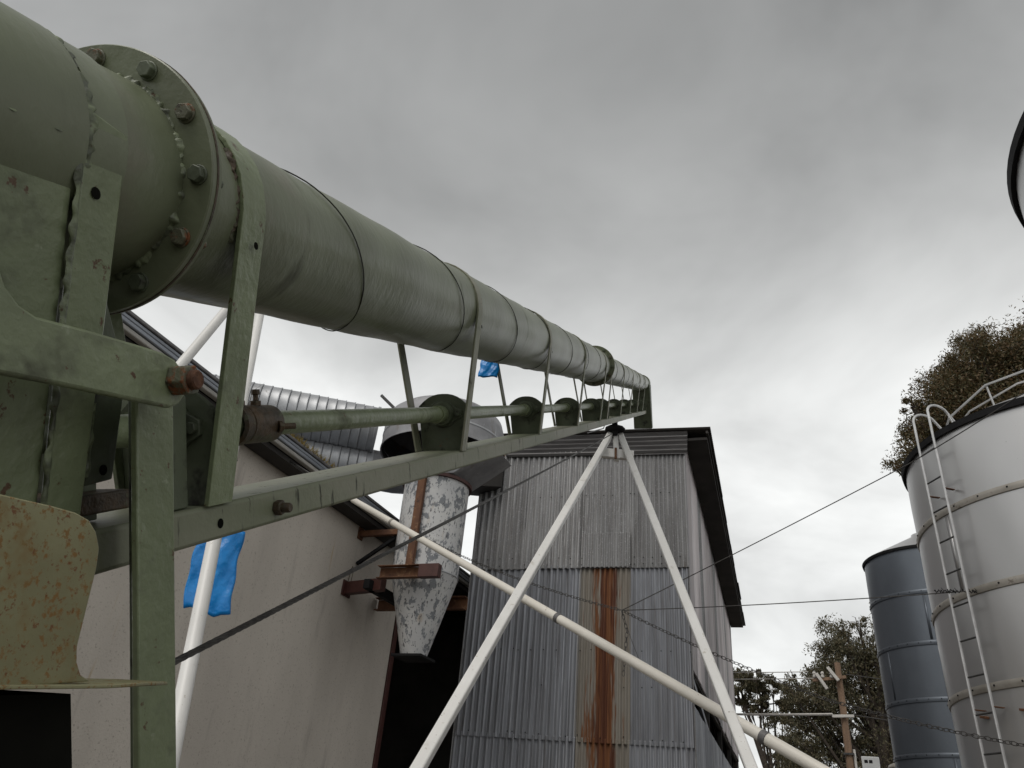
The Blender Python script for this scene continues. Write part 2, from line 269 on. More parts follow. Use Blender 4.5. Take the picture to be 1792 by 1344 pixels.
# ================================================================== corrugated sheet
def corr(width, length, pitch, amp=0.009, axis='z', normal='y', jag=0.0, seg=8, wav=0.0):
    """corrugated sheet, corner at origin: runs `width` across the flutes and `length` along them"""
    mb = MB(); nx = max(8, int(width / pitch * seg)); fr = [0, 0.004, 0.25, 0.5, 0.75, 0.996, 1]; rows = len(fr)
    amp = 1.65 * amp * max(1.0, (pitch / 0.078) ** 1.2)
    ph = random.uniform(0, 6.28); ph2 = random.uniform(0, 6.28)
    for j in range(rows):
        for i in range(nx + 1):
            x = width * i / nx; z = length * fr[j]; y = amp * math.sin(2 * math.pi * x / pitch + ph) + wav * math.sin(3.1 * x + 2.1 * z + ph2)
            if j < 2: z += random.uniform(-jag, jag)
            mb.v.append((x, y, z))
    for j in range(rows - 1):
        for i in range(nx): mb.f.append((j * (nx + 1) + i, j * (nx + 1) + i + 1, (j + 1) * (nx + 1) + i + 1, (j + 1) * (nx + 1) + i))
    def mp(p):
        x, y, z = p
        if axis == 'z' and normal == 'y': return (x, y, z)         # flutes vertical, faces -y
        if axis == 'z' and normal == 'x': return (y, x, z)         # flutes vertical, faces x
        if axis == 'x' and normal == 'y': return (z, y, x)         # flutes along x, faces -y
        if axis == 'x' and normal == 'z': return (z, x, y)         # flutes along x, roof
        if axis == 'y' and normal == 'x': return (y, z, x)         # flutes along y, faces x
        if axis == 'y' and normal == 'z': return (x, z, y)
    mb.v = [mp(p) for p in mb.v]
    return mb

# ================================================================== iron clad tower building
tower = empty('iron_clad_building', (3.26, 12.585, 0), 'tall narrow building clad in grey corrugated iron with rust streaked sheet', 'building', rot=(0, 0, -R(19.8)))
def put(o, loc): o.location = loc; return o
cols_low = [(-3.93, -2.93, 0.112, 'iron_blue'), (-2.95, -1.85, 0.112, 'iron_blue'), (-1.87, -0.98, 0.092, 'iron_rust'), (-1.0, -0.0, 0.078, 'iron_blue')]
cols_up = [(-3.90, -2.93, 0.118, 'iron'), (-2.95, -1.84, 0.105, 'iron'), (-1.86, -0.95, 0.082, 'iron'), (-0.97, 0.02, 0.078, 'iron')]
for k, (a, b, p, mt) in enumerate(cols_low):
    for (z0, z1, dy_) in ((0.05, 3.12, 0.03), (3.05, 5.90, 0.015)):
        put(corr(b - a, z1 - z0, p, 0.010, wav=0.004, jag=0.006).build('wall_sheet', mt, tower, solid=0.0015), (a, dy_ - 0.006 * (k % 2), z0))
for k, (a, b, p, mt) in enumerate(cols_up):
    put(corr(b - a, 8.12 - 5.83, p, 0.010, wav=0.004, jag=0.006).build('wall_sheet', mt, tower, solid=0.0015), (a, -0.012 - 0.006 * (k % 2), 5.83 + random.uniform(-.01, .01)))
put(corr(0.86, 0.62, 0.082, 0.010).build('patch_sheet', 'iron', tower, solid=0.0015), (-1.84, -0.034, 5.85))
# nail heads along the laps
nb = MB()
for a, b, p, mt in cols_up:
    for zz in (5.90, 6.02, 7.2):
        x = a + 0.06
        while x < b:
            if random.random() < 0.7: nb.lathe([(0, 0.011), (0.008, 0.008), (0.011, 0.001)], (x, -0.024, zz + random.uniform(-.012, .012)), (0, -1, 0), 6)
            x += p * 2
for a, b, p, mt in cols_low:
    for zz in (4.45, 3.14, 3.9):
        x = a + 0.05
        while x < b:
            if random.random() < 0.6: nb.lathe([(0, 0.011), (0.008, 0.008), (0.011, 0.001)], (x, -0.004, zz + random.uniform(-.02, .02)), (0, -1, 0), 6)
            x += p * 2
stuff(nb.build('nail_heads', 'rim', tower))
# front fascia, flutes horizontal, two lapped lengths
for k, (a, b) in enumerate(((-3.42, -1.5), (-1.56, 0.06))):
    o = corr(0.50, b - a, 0.098, 0.013, axis='x', normal='y', wav=0.003).build('fascia_sheet', 'fascia', tower, solid=0.002)
    put(o, (a, -0.075 - 0.007 * k, 7.985 - 0.042 * (a + 1.5) - 0.0)); o.rotation_euler = (R(-6), R(2.1), 0)
MB().box((-3.5, 0.05, 7.86), (0.0, 0.10, 8.30)).build('fascia_board', 'wood', tower, bevel=0.004)
# long side wall facing right: sheets above and below the open strip
y = 0.02; k = 0
while y < 13.9:
    w_ = 0.80 if y < 13.1 else 13.95 - y
    put(corr(w_, 8.30 - 4.22, 0.076, 0.009, normal='x', wav=0.004).build('side_sheet', 'iron_pink' if k % 5 != 3 else 'iron', tower, solid=0.0015), (-0.004 * (k % 2), y, 4.22 + random.uniform(-.03, .03)))
    put(corr(w_, 3.62, 0.076, 0.009, normal='x', wav=0.003).build('side_sheet', 'iron_blue', tower, solid=0.0015), (-0.004 * (k % 2) + 0.004, y, 0.03))
    y += 0.762; k += 1
MB().box((-0.09, 0.07, 3.60), (-0.03, 13.9, 3.69)).build('rail', 'iron_dark', tower, bevel=0.004)
MB().box((-0.09, 0.07, 4.18), (-0.03, 13.9, 4.27)).build('rail', 'iron_dark', tower, bevel=0.004)
for yy in (0.06, 3.5, 7.0, 10.5, 13.8):
    MB().box((-0.13, yy, 0), (-0.035, yy + 0.09, 8.25)).build('stud', 'iron_dark', tower)
MB().bar((-0.06, 0.1, 4.2), (-0.06, 3.4, 3.7), 0.05, 0.09).build('brace', 'roofing', tower)
MB().box((0.0, -0.02, 0.05), (0.018, 0.018, 8.1)).build('corner_flashing', 'fascia', tower)
# left and back walls
for (a, b) in ((0.02, 4.7), (4.68, 9.3), (9.28, 13.95)):
    put(corr(b - a, 8.4, 0.09, 0.009, normal='x').build('side_sheet', 'iron', tower, solid=0.0015), (-3.92, a, 0.03))
put(corr(3.9, 8.3, 0.09, 0.009).build('wall_sheet', 'iron', tower, solid=0.0015), (-3.9, 13.95, 0.03))
MB().box((-3.85, 0.2, 3.0), (-0.15, 13.8, 3.06)).build('loft_floor', 'iron_dark', tower, smooth=False)
# skillion roof of lapped sheets running across the building
y = -0.14; k = 0
while y < 13.2:
    ov = 0.50 + random.uniform(-0.022, 0.012)
    o = corr(1.66, 4.45 + ov, 0.086, 0.010, axis='x', normal='z').build('roof_sheet', 'iron_dark', tower, solid=0.003)
    o.location = (-4.45, y, 8.575 - 0.006 * (k % 2)); o.rotation_euler = (0, R(2.1), 0)
    y += 1.60; k += 1
for yy in (0.9, 4.0, 7.2, 10.4, 13.6): MB().box((-4.2, yy, 8.27), (0.38, yy + 0.05, 8.37)).build('rafter', 'iron_dark', tower)
MB().bar((0.43, -0.1, 8.325), (0.43, 14.0, 8.325), 0.04, 0.05).build('eave_purlin', 'iron_dark', tower)
MB().box((0.03, 0.0, 8.22), (0.42, 13.9, 8.27)).build('soffit', 'iron_dark', tower, smooth=False)
# connecting duct to the cyclone head, its underside's shade painted near-black
MB().hexa([(-4.25, -1.35, 6.98), (-3.42, -0.14, 7.40), (-3.9, 0.30, 7.40), (-4.75, -1.0, 7.02), (-4.25, -1.35, 7.45), (-3.42, -0.14, 8.05), (-3.9, 0.30, 8.10), (-4.75, -1.0, 7.45)]).build('shaded_duct', 'iron_dark', tower, smooth=False, bevel=0.01)

# ================================================================== rendered shed at the left
shed = empty('rendered_shed', (-2.104, 12.002, 0), 'long low shed with beige cement rendered wall and grey iron eave', 'building', rot=(0, 0, -R(23)))
MB().box((-0.22, -5.7, 0), (0.0, 1.32, 6.02)).build('wall', 'cement', shed, smooth=False, bevel=0.01)
MB().box((-6.5, -5.72, 0), (-0.224, -5.5, 6.3)).build('end_wall', 'cement', shed, smooth=False, bevel=0.01)
MB().box((-0.10, 1.33, 0), (0.02, 1.45, 5.95)).build('post', 'oxide', shed, bevel=0.006)
MB().box((-0.12, 5.6, 0), (0.0, 5.72, 5.95)).build('post', 'oxide', shed, bevel=0.006)
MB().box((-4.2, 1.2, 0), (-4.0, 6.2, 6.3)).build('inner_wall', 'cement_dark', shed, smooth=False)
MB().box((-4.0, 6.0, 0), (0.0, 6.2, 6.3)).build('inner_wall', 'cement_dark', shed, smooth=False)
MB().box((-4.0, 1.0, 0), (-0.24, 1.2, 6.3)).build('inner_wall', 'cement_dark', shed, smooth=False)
MB().box((-0.12, 1.46, 5.70), (-0.02, 6.2, 5.95)).build('lintel', 'iron_dark', shed, smooth=False)
# roof: lapped sheets sloping up to the left, then the ribbed eave trim
y = -5.85; k = 0
while y < 6.2:
    o = corr(0.80, 7.0, 0.076, 0.009, axis='x', normal='z').build('roof_sheet', 'roofing', shed, solid=0.002)
    o.location = (-6.55, y, 6.98 + 0.004 * (k % 2)); o.rotation_euler = (0, R(8), 0); y += 0.762; k += 1
MB().box((-6.5, -5.7, 5.90), (0.30, 6.15, 5.93)).build('soffit', 'iron_dark', shed, smooth=False)  # near-black soffit carries the shade of the overhang in its colour
for zz, hh, xx, mt in ((5.80, 0.055, 0.372, 'eaveboard'), (5.862, 0.05, 0.392, 'roofing'), (5.918, 0.045, 0.384, 'roofing'), (5.968, 0.045, 0.398, 'fascia')):
    MB().box((0.30, -5.85, zz), (xx + 0.012, 6.2, zz + hh)).build('eave_trim', mt, shed, bevel=0.012)
MB().box((0.02, -5.8, 5.72), (0.30, 6.1, 5.79)).build('eave_shade_beam', 'iron_dark', shed, smooth=False)  # near-black strip paints the shade band below the eave

def tuft(name, base, n, h, spread, lean, mat, label, grp=None):
    mb = MB(); b = Vector(base)
    for i in range(n):
        p = b + Vector((random.gauss(0, spread[0]), random.gauss(0, spread[1]), 0)); d = Vector((random.gauss(0, lean), random.gauss(0, lean), 1)).normalized()
        hh = h * random.uniform(0.4, 1.0); side = frame(d)[1] * 0.004 * (1 + h); q = p + d * hh * 0.6; t = p + d * hh + Vector((random.gauss(0, .3), random.gauss(0, .3), -0.1)) * hh * 0.35
        fr = frame(d)[2] * 0.003
        mb.add([p - side, p + side, q + side * .7 + fr, q - side * .7 + fr, t], [(0, 1, 2, 3), (3, 2, 4)])
    o = mb.build(name, mat, None, smooth=False); tag(o, label, 'grass', grp); return o
def shedp(x, y, z):
    a = R(23); return Vector((-2.104 + x * math.cos(a) + y * math.sin(a), 12.002 - x * math.sin(a) + y * math.cos(a), z))
mo = MB()
for i in range(420):
    t = random.random(); p = shedp(0.33 + random.gauss(0, 0.05), -2.95 + 1.25 * t, 6.0); d = Vector((random.gauss(0.3, .5), random.gauss(-.2, .5), random.uniform(0.2, 1))).normalized(); h = random.uniform(0.05, 0.15)
    sd = frame(d)[1] * 0.006; mo.add([p - sd, p + sd, p + d * h * .6 + sd * .6, p + d * h * .6 - sd * .6, p + d * h], [(0, 1, 2, 3), (3, 2, 4)])
tag(stuff(mo.build('grass_tuft', 'moss', None, smooth=False)), 'clump of yellow dry grass growing on the shed eave', 'grass')
tuft('weed', shedp(0.3, -3.62, 5.99), 9, 0.55, (.03, .08), .12, 'drygrass', 'tall thin dry weed stalks on shed eave beside the white pole')
tuft('weed', shedp(0.3, -5.45, 6.0), 4, 0.16, (.02, .03), .15, 'drygrass', 'tiny dry weed on shed eave nearest the auger flange')

# ================================================================== dust cyclone on the shed wall
CX0, CY0 = -1.045, 11.553
cyc = empty('dust_cyclone', (CX0, CY0, 0), 'flaking white and grey steel dust cyclone hanging beside the shed wall', 'cyclone', rot=(0, 0, -R(23)))
MB().lathe([(4.96, 0.505), (6.42, 0.52)], n=40).build('barrel', 'flaked', cyc)
MB().lathe([(3.80, 0.19), (4.955, 0.508)], n=40).build('cone', 'flaked', cyc)
MB().lathe([(4.945, 0.510), (4.95, 0.516), (4.965, 0.516), (4.97, 0.509)], n=40).build('seam_ring', 'galv', cyc)
MB().lathe([(6.41, 0.52), (6.41, 0.562), (6.46, 0.565), (6.46, 0.50)], n=40).build('rim', 'oxide', cyc)
MB().lathe([(6.45, 0.53), (6.58, 0.44), (6.60, 0.0)], n=40).build('barrel_top', 'galv_head', cyc)
MB().lathe([(6.58, 0.30), (7.50, 0.30)], n=32).build('outlet_neck', 'duct_dark', cyc)
MB().lathe([(6.95, 0.99), (6.94, 1.012), (6.97, 1.012), (6.98, 1.0), (7.40, 1.0), (7.56, 0.955), (7.66, 0.84), (7.73, 0.6), (7.75, 0.0)], n=56).build('hood', 'galv_head', cyc)
MB().lathe([(6.945, 0.985), (7.38, 0.98), (7.60, 0.8), (7.68, 0.0)], n=48).build('hood_lining', 'duct_dark', cyc)
MB().lathe([(7.17, 1.0), (7.18, 1.008), (7.20, 1.008), (7.21, 1.0)], n=56).build('hood_seam', 'galv', cyc)
for t_ in (R(-70), R(-20), R(40), R(120), R(200)): MB().bar((0.50 * math.cos(t_), 0.50 * math.sin(t_), 6.5), (0.97 * math.cos(t_), 0.97 * math.sin(t_), 7.02), 0.04, 0.01).build('hood_stay', 'duct_dark', cyc)
MB().hexa([(-0.15, -0.44, 6.47), (0.46, -0.40, 6.47), (0.46, 0.36, 6.47), (-0.15, 0.36, 6.47), (0.20, -0.40, 6.90), (1.10, -0.36, 6.90), (1.10, 0.40, 6.90), (0.20, 0.40, 6.90)]).build('side_outlet', 'galv_head', cyc, smooth=False, bevel=0.008)
MB().prism([(-0.24, -0.24, 3.76), (0.24, -0.24, 3.76), (0.24, 0.24, 3.76), (-0.24, 0.24, 3.76)], (0, 0, 0.035)).build('outlet_flange', 'rim', cyc, bevel=0.005)
vb_ = MB()
for zz in np.arange(5.02, 6.40, 0.075): vb_.lathe([(0, .010), (.006, .006)], (0.512 * math.cos(R(-48)), 0.512 * math.sin(R(-48)), float(zz)), (math.cos(R(-48)), math.sin(R(-48)), 0), 6, True)
stuff(vb_.build('seam_rivets', 'galv', cyc))
MB().lathe([(4.97, 0.509), (6.40, 0.523)], n=3, a0=R(-52), a1=R(-44)).build('lap_seam', 'flaked', cyc, solid=0.004)
# rusty angle up the front
MB().box((-0.03, -0.60, 4.93), (0.09, -0.53, 6.45)).build('front_angle', 'rustframe', cyc, bevel=0.006)
def channel(name, p0, p1, w, h, mat, parent, t=0.012):
    p0, p1 = Vector(p0), Vector(p1); mb = MB(); d = (p1 - p0).normalized(); a = d.cross(Vector((0, 0, 1))).normalized(); up = Vector((0, 0, 1))
    mb.bar(p0 - a * (w / 2 - t / 2), p1 - a * (w / 2 - t / 2), t, h)
    for s_ in (-1, 1): mb.bar(p0 + up * s_ * (h / 2 + t / 2 + .0005) + a * t, p1 + up * s_ * (h / 2 + t / 2 + .0005) + a * t, w, t)
    return mb.build(name, mat, parent, smooth=False, bevel=0.003)
channel('front_channel', (-0.42, -0.64, 4.84), (0.25, -0.64, 4.84), 0.10, 0.16, 'rustframe', cyc)
MB().box((0.255, -0.70, 4.745), (0.57, -0.585, 4.935)).build('channel_end', 'oxide', cyc, bevel=0.006)
channel('rear_channel', (-1.12, 0.60, 4.72), (0.46, 0.60, 4.72), 0.12, 0.17, 'rustframe', cyc)
MB().bar((-1.13, -0.20, 5.62), (-0.45, -0.20, 5.62), 0.08, 0.09).build('upper_bracket', 'rustframe', cyc, bevel=0.006)
MB().bar((-1.13, -0.16, 5.15), (-0.5, -0.16, 5.56), 0.05, 0.05).build('bracket_brace', 'rim', cyc)
MB().box((-1.148, -0.27, 5.53), (-1.13, -0.13, 5.72)).build('wall_plate', 'rustframe', cyc, bevel=0.003)
MB().bar((-1.13, -0.30, 4.72), (-0.42, -0.45, 4.72), 0.12, 0.18).build('lower_bracket', 'oxide', cyc, bevel=0.006)
MB().bar((-0.62, -0.60, 4.70), (-0.62, 0.60, 4.70), 0.10, 0.14).build('cross_channel', 'rim', cyc, bevel=0.006)
MB().box((-1.148, -0.42, 4.60), (-1.13, -0.18, 4.83)).build('wall_plate', 'oxide', cyc, bevel=0.003)
MB().tube([(-1.12, -0.33, 4.80), (-1.10, -0.33, 5.02), (-1.08, -0.34, 5.05), (-1.05, -0.34, 4.98), (-1.06, -0.34, 4.82)], 0.006, 6).build('wire_loop', 'drygrass', cyc)
MB().bar((-0.62, -0.52, 7.58), (-0.92, -0.70, 7.86), 0.04, 0.04).build('lifting_bar', 'steel', cyc)

# ================================================================== ribbed ducts above the shed roof
def spiral_duct(name, p0, p1, r, rib, label, open_end=True, mat='galv'):
    p0, p1 = Vector(p0), Vector(p1); root = empty(name, p0, label, 'duct', 'ribbed ducts above the shed roof'); d = p1 - p0; ln = d.length
    prof = []; x = 0
    while x < ln - rib:
        prof += [(x, r - 0.012), (x + 0.012, r), (x + rib - 0.03, r + 0.006), (x + rib - 0.012, r + 0.016), (x + rib - 0.002, r + 0.012)]; x += rib
    prof += [(x, r), (ln, r), (ln, r - 0.012), (ln - 1.2, r - 0.014)]
    MB().lathe(prof, (0, 0, 0), d, 48).build('duct_wall', mat, root)
    if not open_end:
        MB().lathe([(0, r), (0.45, r * 1.0), (0.75, r * 0.9)], d, d, 48).build('smooth_sleeve', 'galv_head', root)
    else:
        MB().lathe([(-0.02, r - 0.011), (0.0, r + 0.022), (0.04, r + 0.022), (0.045, r - 0.010)], d, d, 48).build('end_collar', mat, root)
    return root
dd = Vector((math.sin(R(77)), math.cos(R(77)), 0))
e1 = Vector((-2.30, 11.95, 7.53)); spiral_duct('ribbed_duct', e1 - dd * 5.2, e1, 0.40, 0.155, 'upper ribbed galvanised duct with open cut end beside the cyclone head')
e2 = Vector((-2.30, 12.25, 6.93)); spiral_duct('ribbed_duct', e2 - dd * 4.0, e2, 0.34, 0.15, 'lower dark ribbed duct running into the cyclone head', False)

# ================================================================== the auger (local x along the tube, y to its left, z square to it)
Uv, Vv, Wv = Vector((0.22638885, 0.84023274, 0.4927038)), Vector((-0.1281809, -0.47573805, 0.87019708)), Vector((0.96556602, -0.26015813, 0))
TV, TW, TR, UB = 0.300, -0.707, 0.126, -3.47
aug = bpy.data.objects.new('grain_auger', None); COL.objects.link(aug); aug.empty_display_size = 0.3
org = Vector((0, 0, 1.7)) + Uv * UB + Vv * TV + Wv * TW
lx, ly, lz = Uv, -Wv, Vv
aug.matrix_world = Matrix(((lx.x, ly.x, lz.x, org.x), (lx.y, ly.y, lz.y, org.y), (lx.z, ly.z, lz.z, org.z), (0, 0, 0, 1)))
tag(aug, 'long green painted grain auger slanting up from the left foreground', 'grain auger')
def A(u, v, w): return Vector((u - UB, -(w - TW), v - TV))
def AW(u, v, w): return Vector((0, 0, 1.7)) + Uv * u + Vv * v + Wv * w
XA = Vector((1, 0, 0)); WD = Vector((0, -1, 0)); VD = Vector((0, 0, 1))     # local directions of u, w, v

def tube_section(u0, u1, r, name='tube'):
    prof = []; u = u0
    while u < u1: prof.append((u - UB, r + 0.0012 * math.sin(u * 9.1) + 0.0008 * math.sin(u * 23.7 + 1))); u += 0.06
    prof.append((u1 - UB, r))
    mb = MB(); n = 64
    for i, (x, rr) in enumerate(prof):
        for k in range(n):
            t = 2 * math.pi * k / n; q = rr + 0.0009 * math.sin(3 * t + x * 2.2) + 0.0008 * math.sin(5 * t - x * 3.7)
            mb.v.append((x, -q * math.cos(t), q * math.sin(t)))
    for i in range(len(prof) - 1):
        for k in range(n):
            k2 = (k + 1) % n; mb.f.append((i * n + k, i * n + k2, (i + 1) * n + k2, (i + 1) * n + k))
    return mb.build(name, 'green_tube', aug, ang=60)
t1 = tube_section(UB - 0.05, 5.94, TR); t2 = tube_section(5.93, 12.14, 0.119)
def helix(ua, ub, r, pitch, parent, br=0.0014):
    pts = []; th = -18.7
    k0 = (1.335 - ub) / pitch; deg = -18.7 + k0 * 360
    while True:
        u = 1.335 - (deg + 18.7) / 360 * pitch
        if u < ua: break
        t = R(deg); rr = r + 0.0006 + random.uniform(-.0002, .0003); pts.append((u - UB, -rr * math.cos(t), rr * math.sin(t))); deg += 6
    MB().tube(pts, br, 5).build('spiral_seam', 'seam', parent)
helix(1.0, 5.9, TR + .0012, 0.66, t1); helix(6.0, 12.1, 0.1200, 0.66, t2)

# sleeve round the tube under the first clamp, with lumpy weld beads
def wander(n, corr_len, seed_amp=1.0):
    k = np.hanning(2 * corr_len + 1); k /= np.sqrt((k ** 2).sum()); return np.convolve(rng.normal(size=n + 2 * corr_len), k, 'valid')[:n] * seed_amp
def lumpy(path, nrm, along, br, wide=2.0, name='weld_bead', par=None, mat='weld'):
    """irregular flattened weld: path points, outward normal and sideways direction at each"""
    n = len(path); a_, b_, c_ = wander(n, 2), wander(n, 5), wander(n, 3); mb = MB(); m = 7
    for i in range(n):
        h = br * max(0.12, 0.85 + 0.32 * a_[i] + 0.30 * b_[i]); w = br * wide * max(0.4, 1 + 0.25 * c_[i] + 0.15 * b_[i]); off = br * 0.5 * c_[i]
        for k in range(m):
            t = math.pi * k / (m - 1); mb.v.append(tuple(Vector(path[i]) + Vector(along[i]) * (off + w * math.cos(t)) + Vector(nrm[i]) * (h * math.sin(t) - 0.0006)))
    for i in range(n - 1):
        for k in range(m - 1): mb.f.append((i * m + k, i * m + k + 1, (i + 1) * m + k + 1, (i + 1) * m + k))
    return mb.build(name, mat, par or aug, ang=150)
def ring_bead(u, r, br, a0=0, a1=360, name='weld_bead', par=None, mat='weld', jit=0, tilt=0.6):
    P, Nn, Al = [], [], []
    for a in np.arange(a0, a1 + .1, 1.0):
        t = R(a); rad = Vector((0, -math.cos(t), math.sin(t))); P.append(Vector((u - UB, 0, 0)) + rad * r); Nn.append((rad - XA * tilt).normalized()); Al.append((XA + rad * tilt).normalized())
    return lumpy(P, Nn, Al, br, 1.7, name, par, mat)
def line_bead(p0, p1, nrm, br, step=0.003):
    p0, p1 = Vector(p0), Vector(p1); n = max(6, int((p1 - p0).length / step)); d = (p1 - p0).normalized(); nrm = Vector(nrm)
    return lumpy([p0.lerp(p1, i / n) for i in range(n + 1)], [nrm] * (n + 1), [d.cross(nrm)] * (n + 1), br)
MB().lathe([(-0.4 - UB, TR + .001), (-0.4 - UB, TR + 0.006), (0.648 - UB, TR + 0.006), (0.648 - UB, TR + .001)], (0, 0, 0), XA, 72).build('sleeve', 'green_tube', aug)
ring_bead(0.652, TR + 0.004, 0.0028, -40, 100, tilt=0.1)
MB().lathe([(0.655 - UB, TR + .001), (0.655 - UB, TR + 0.004), (0.705 - UB, TR + 0.004), (0.705 - UB, TR + .001)], (0, 0, 0), XA, 72).build('clamp_ring', 'green_tube', aug)

def flange_pair(u, rf, bolts, tube_r, th=0.010, big=True):
    f = MB().lathe([(-th - 0.0006, tube_r - .002), (-th - 0.0006, rf - .0015), (-th + 0.001, rf), (-0.0008, rf), (-0.0006, rf - 0.0015), (0.0006, rf - 0.0015), (0.0008, rf - 0.001), (th - .001, rf - 0.001), (th, rf - .0025), (th, tube_r - .002)], (u - UB, 0, 0), XA, 96).build('flange', 'green_tube', aug)
    ring_bead(u - th - 0.002, tube_r + 0.001, 0.0042 if big else .0035, 0, 360, par=f, tilt=1.0)
    MB().lathe([(-0.0018, rf - .004), (-0.0018, rf + .0007), (0.0018, rf + .0007), (0.0018, rf - .004)], (u - UB, 0, 0), XA, 96).build('gasket', 'grime', f)
    for k in range(12):
        t = R(-4 + 30 * k); c = Vector((u - UB - th, -bolts * math.cos(t), bolts * math.sin(t)))
        mb = MB(); hexnut(mb, c - XA * 0.0105, XA, 0.0185, 0.0105, random.uniform(0, 60))
        mb.lathe([(0, 0.0125), (0.003, 0.0125)], c - XA * 0.003, XA, 14, True)
        hexnut(mb, c + XA * (2 * th), XA, 0.0185, 0.012, random.uniform(0, 60)); mb.lathe([(0, 0.006), (0.022, 0.006)], c + XA * (2 * th), XA, 10, True)
        mb.build('bolt', 'rustbolt' if k in (11, 3, 5, 1) else 'green_dark', f, bevel=0.0012)
    return f
flange_pair(0.81, 0.168, 0.149, TR)
flange_pair(5.95, 0.158, 0.142, TR, 0.012, False)

# lower chord beam
BN, BF, BT, BB = -0.645, -0.775, -0.120, -0.170
beam = MB().hexa([A(0.36, BB, BN), A(12.05, BB, BN), A(12.05, BB, BF), A(0.36, BB, BF), A(0.36, BT, BN), A(12.05, BT, BN), A(12.05, BT, BF), A(0.36, BT, BF)]).build('chord_beam', 'green_beam', aug, bevel=0.006)
MB().hexa([A(1.035, BT + .0005, -0.80), A(1.10, BT + .0005, -0.80), A(1.10, BT + .0005, -0.835), A(1.035, BT + .0005, -0.835), A(1.035, BT + .022, -0.80), A(1.10, BT + .022, -0.80), A(1.10, BT + .022, -0.835), A(1.035, BT + .022, -0.835)]).build('chord_clip', 'green', aug, bevel=0.002)
MB().bar(A(1.0, BT - .02, -0.775), A(1.07, BT - .02, -0.835), 0.01, 0.008, up=(0, 0, 1)).build('clip_rod', 'green', aug)
def bolt_w(u, v, w, af=0.024, stub=0.016, mat='rustbolt', par=aug, h=0.014, r0=12, smat='rustend'):
    """hex nut with a threaded stub pointing along +w (towards the camera side)"""
    mb = MB(); c = A(u, v, w); hexnut(mb, c, WD, af, h, r0); b = mb.build('nut', mat, par, bevel=0.0016)
    MB().lathe([(0, af * .36), (stub, af * .36), (stub + .002, af * .30)], c + WD * h, WD, 14, True).build('stud', smat, b)
    return b
bolt_w(1.103, -0.146, BN, 0.022, 0.012, 'grime', h=0.012, smat='grime')
def hole_disc(u, v, w, r=0.0055, nrm=WD, par=aug):
    c = A(u, v, w)
    MB().lathe([(0.0004, r), (0.0008, 0.0)], c, nrm, 16).build('hole_shade_disc', 'black', par, smooth=False)  # black disc painted for the shade inside a drilled hole
hole_disc(0.955, -0.148, BN, 0.007)

# U straps: over the tube and down both sides to the chord
STA = [0.947, 2.13, 3.30, 4.47, 5.62, 6.12, 7.32, 8.50, 9.70, 10.85, 11.9]
def strap(u, width=0.05, th=0.006, r=TR, wn=BN, wf=BF, name='strap', vb=BT, mat='green'):
    path = [(vb, wn + 0.003), (TV - 0.02, TW + r + th * .5)]
    path += [(TV + (r + th * .5) * math.sin(R(a)), TW + (r + th * .5) * math.cos(R(a))) for a in range(0, 181, 12)]
    path += [(TV - 0.02, TW - r - th * .5), (vb, wf - 0.003)]
    mb = MB(); n = len(path)
    for i, (v, w) in enumerate(path):
        p0 = path[max(i - 1, 0)]; p1 = path[min(i + 1, n - 1)]; dv, dw = p1[0] - p0[0], p1[1] - p0[1]; l_ = math.hypot(dv, dw); nv, nw = -dw / l_, dv / l_
        for s_ in (-1, 1):
            for e_ in (-1, 1): mb.v.append(tuple(A(u + e_ * width / 2, v + s_ * nv * th / 2, w + s_ * nw * th / 2)))
    for i in range(n - 1):
        a, b = 4 * i, 4 * (i + 1)
        for q in ((0, 1), (1, 3), (3, 2), (2, 0)): mb.f.append((a + q[0], a + q[1], b + q[1], b + q[0]))
    mb.f += [(0, 2, 3, 1), (4 * (n - 1), 4 * (n - 1) + 1, 4 * (n - 1) + 3, 4 * (n - 1) + 2)]
    return mb.build(name, mat, aug, bevel=0.001)
for i, u in enumerate(STA):
    r_ = TR if u < 5.95 else 0.119
    s_ = strap(u, 0.056 if i == 0 else 0.045, 0.007 if i == 0 else 0.006, r_, mat='green' if i == 0 else 'green_beam')
    if i < 3: hole_disc(u, 0.235, TW + r_ + 0.0065, 0.0055, par=s_)
ring_bead(STA[0] - 0.031, TR + 0.0005, 0.003, -30, 30, name='rusty_gap', mat='grime')

# bearing hanger plates with flanged bearings; line shaft with sleeves
SV, SW = -0.013, -0.710
def hanger(u, big=True):
    pts = [(BT, BN + 0.004), (0.012, BN + 0.010)] + [(0.047 - 0.035 * abs(t) ** 2.4, SW + (BN + 0.010 - SW) * t * 0.99) for t in (0.93, 0.8, 0.6, 0.4, 0.2, 0, -0.2, -0.4, -0.6, -0.8, -0.93)] + [(0.012, BF - 0.010), (BT, BF - 0.002)]
    h = MB().prism([A(u, v, w) for v, w in pts], XA * 0.010).build('hanger_plate', 'green_dark', aug, bevel=0.0015)
    ac = A(u, SV, SW)
    sh = [(0.046 * math.cos(R(a)) if abs(math.sin(R(a))) > 0.35 else 0.058 * math.copysign(1, math.cos(R(a))), 0.040 * math.sin(R(a))) for a in range(0, 360, 15)]
    MB().prism([ac - XA * 0.008 + WD * x + VD * y for x, y in sh], XA * 0.0075).build('bearing_flange', 'green_dark', h, bevel=0.0015)
    MB().lathe([(-0.024, 0.0256), (-0.024, 0.033), (-0.008, 0.037)], ac, XA, 28).build('bearing_housing', 'green_dark', h)
    for s2 in (-1, 1): hexnut(MB(), ac - XA * 0.017 + WD * 0.049 * s2, XA, 0.015, 0.009, 20).build('bearing_bolt', 'green_dark', h, bevel=0.001)
    MB().lathe([(-0.066, 0.0216), (-0.066, 0.0255), (-0.020, 0.0255)], ac, XA, 24).build('shaft_sleeve', 'green', h)
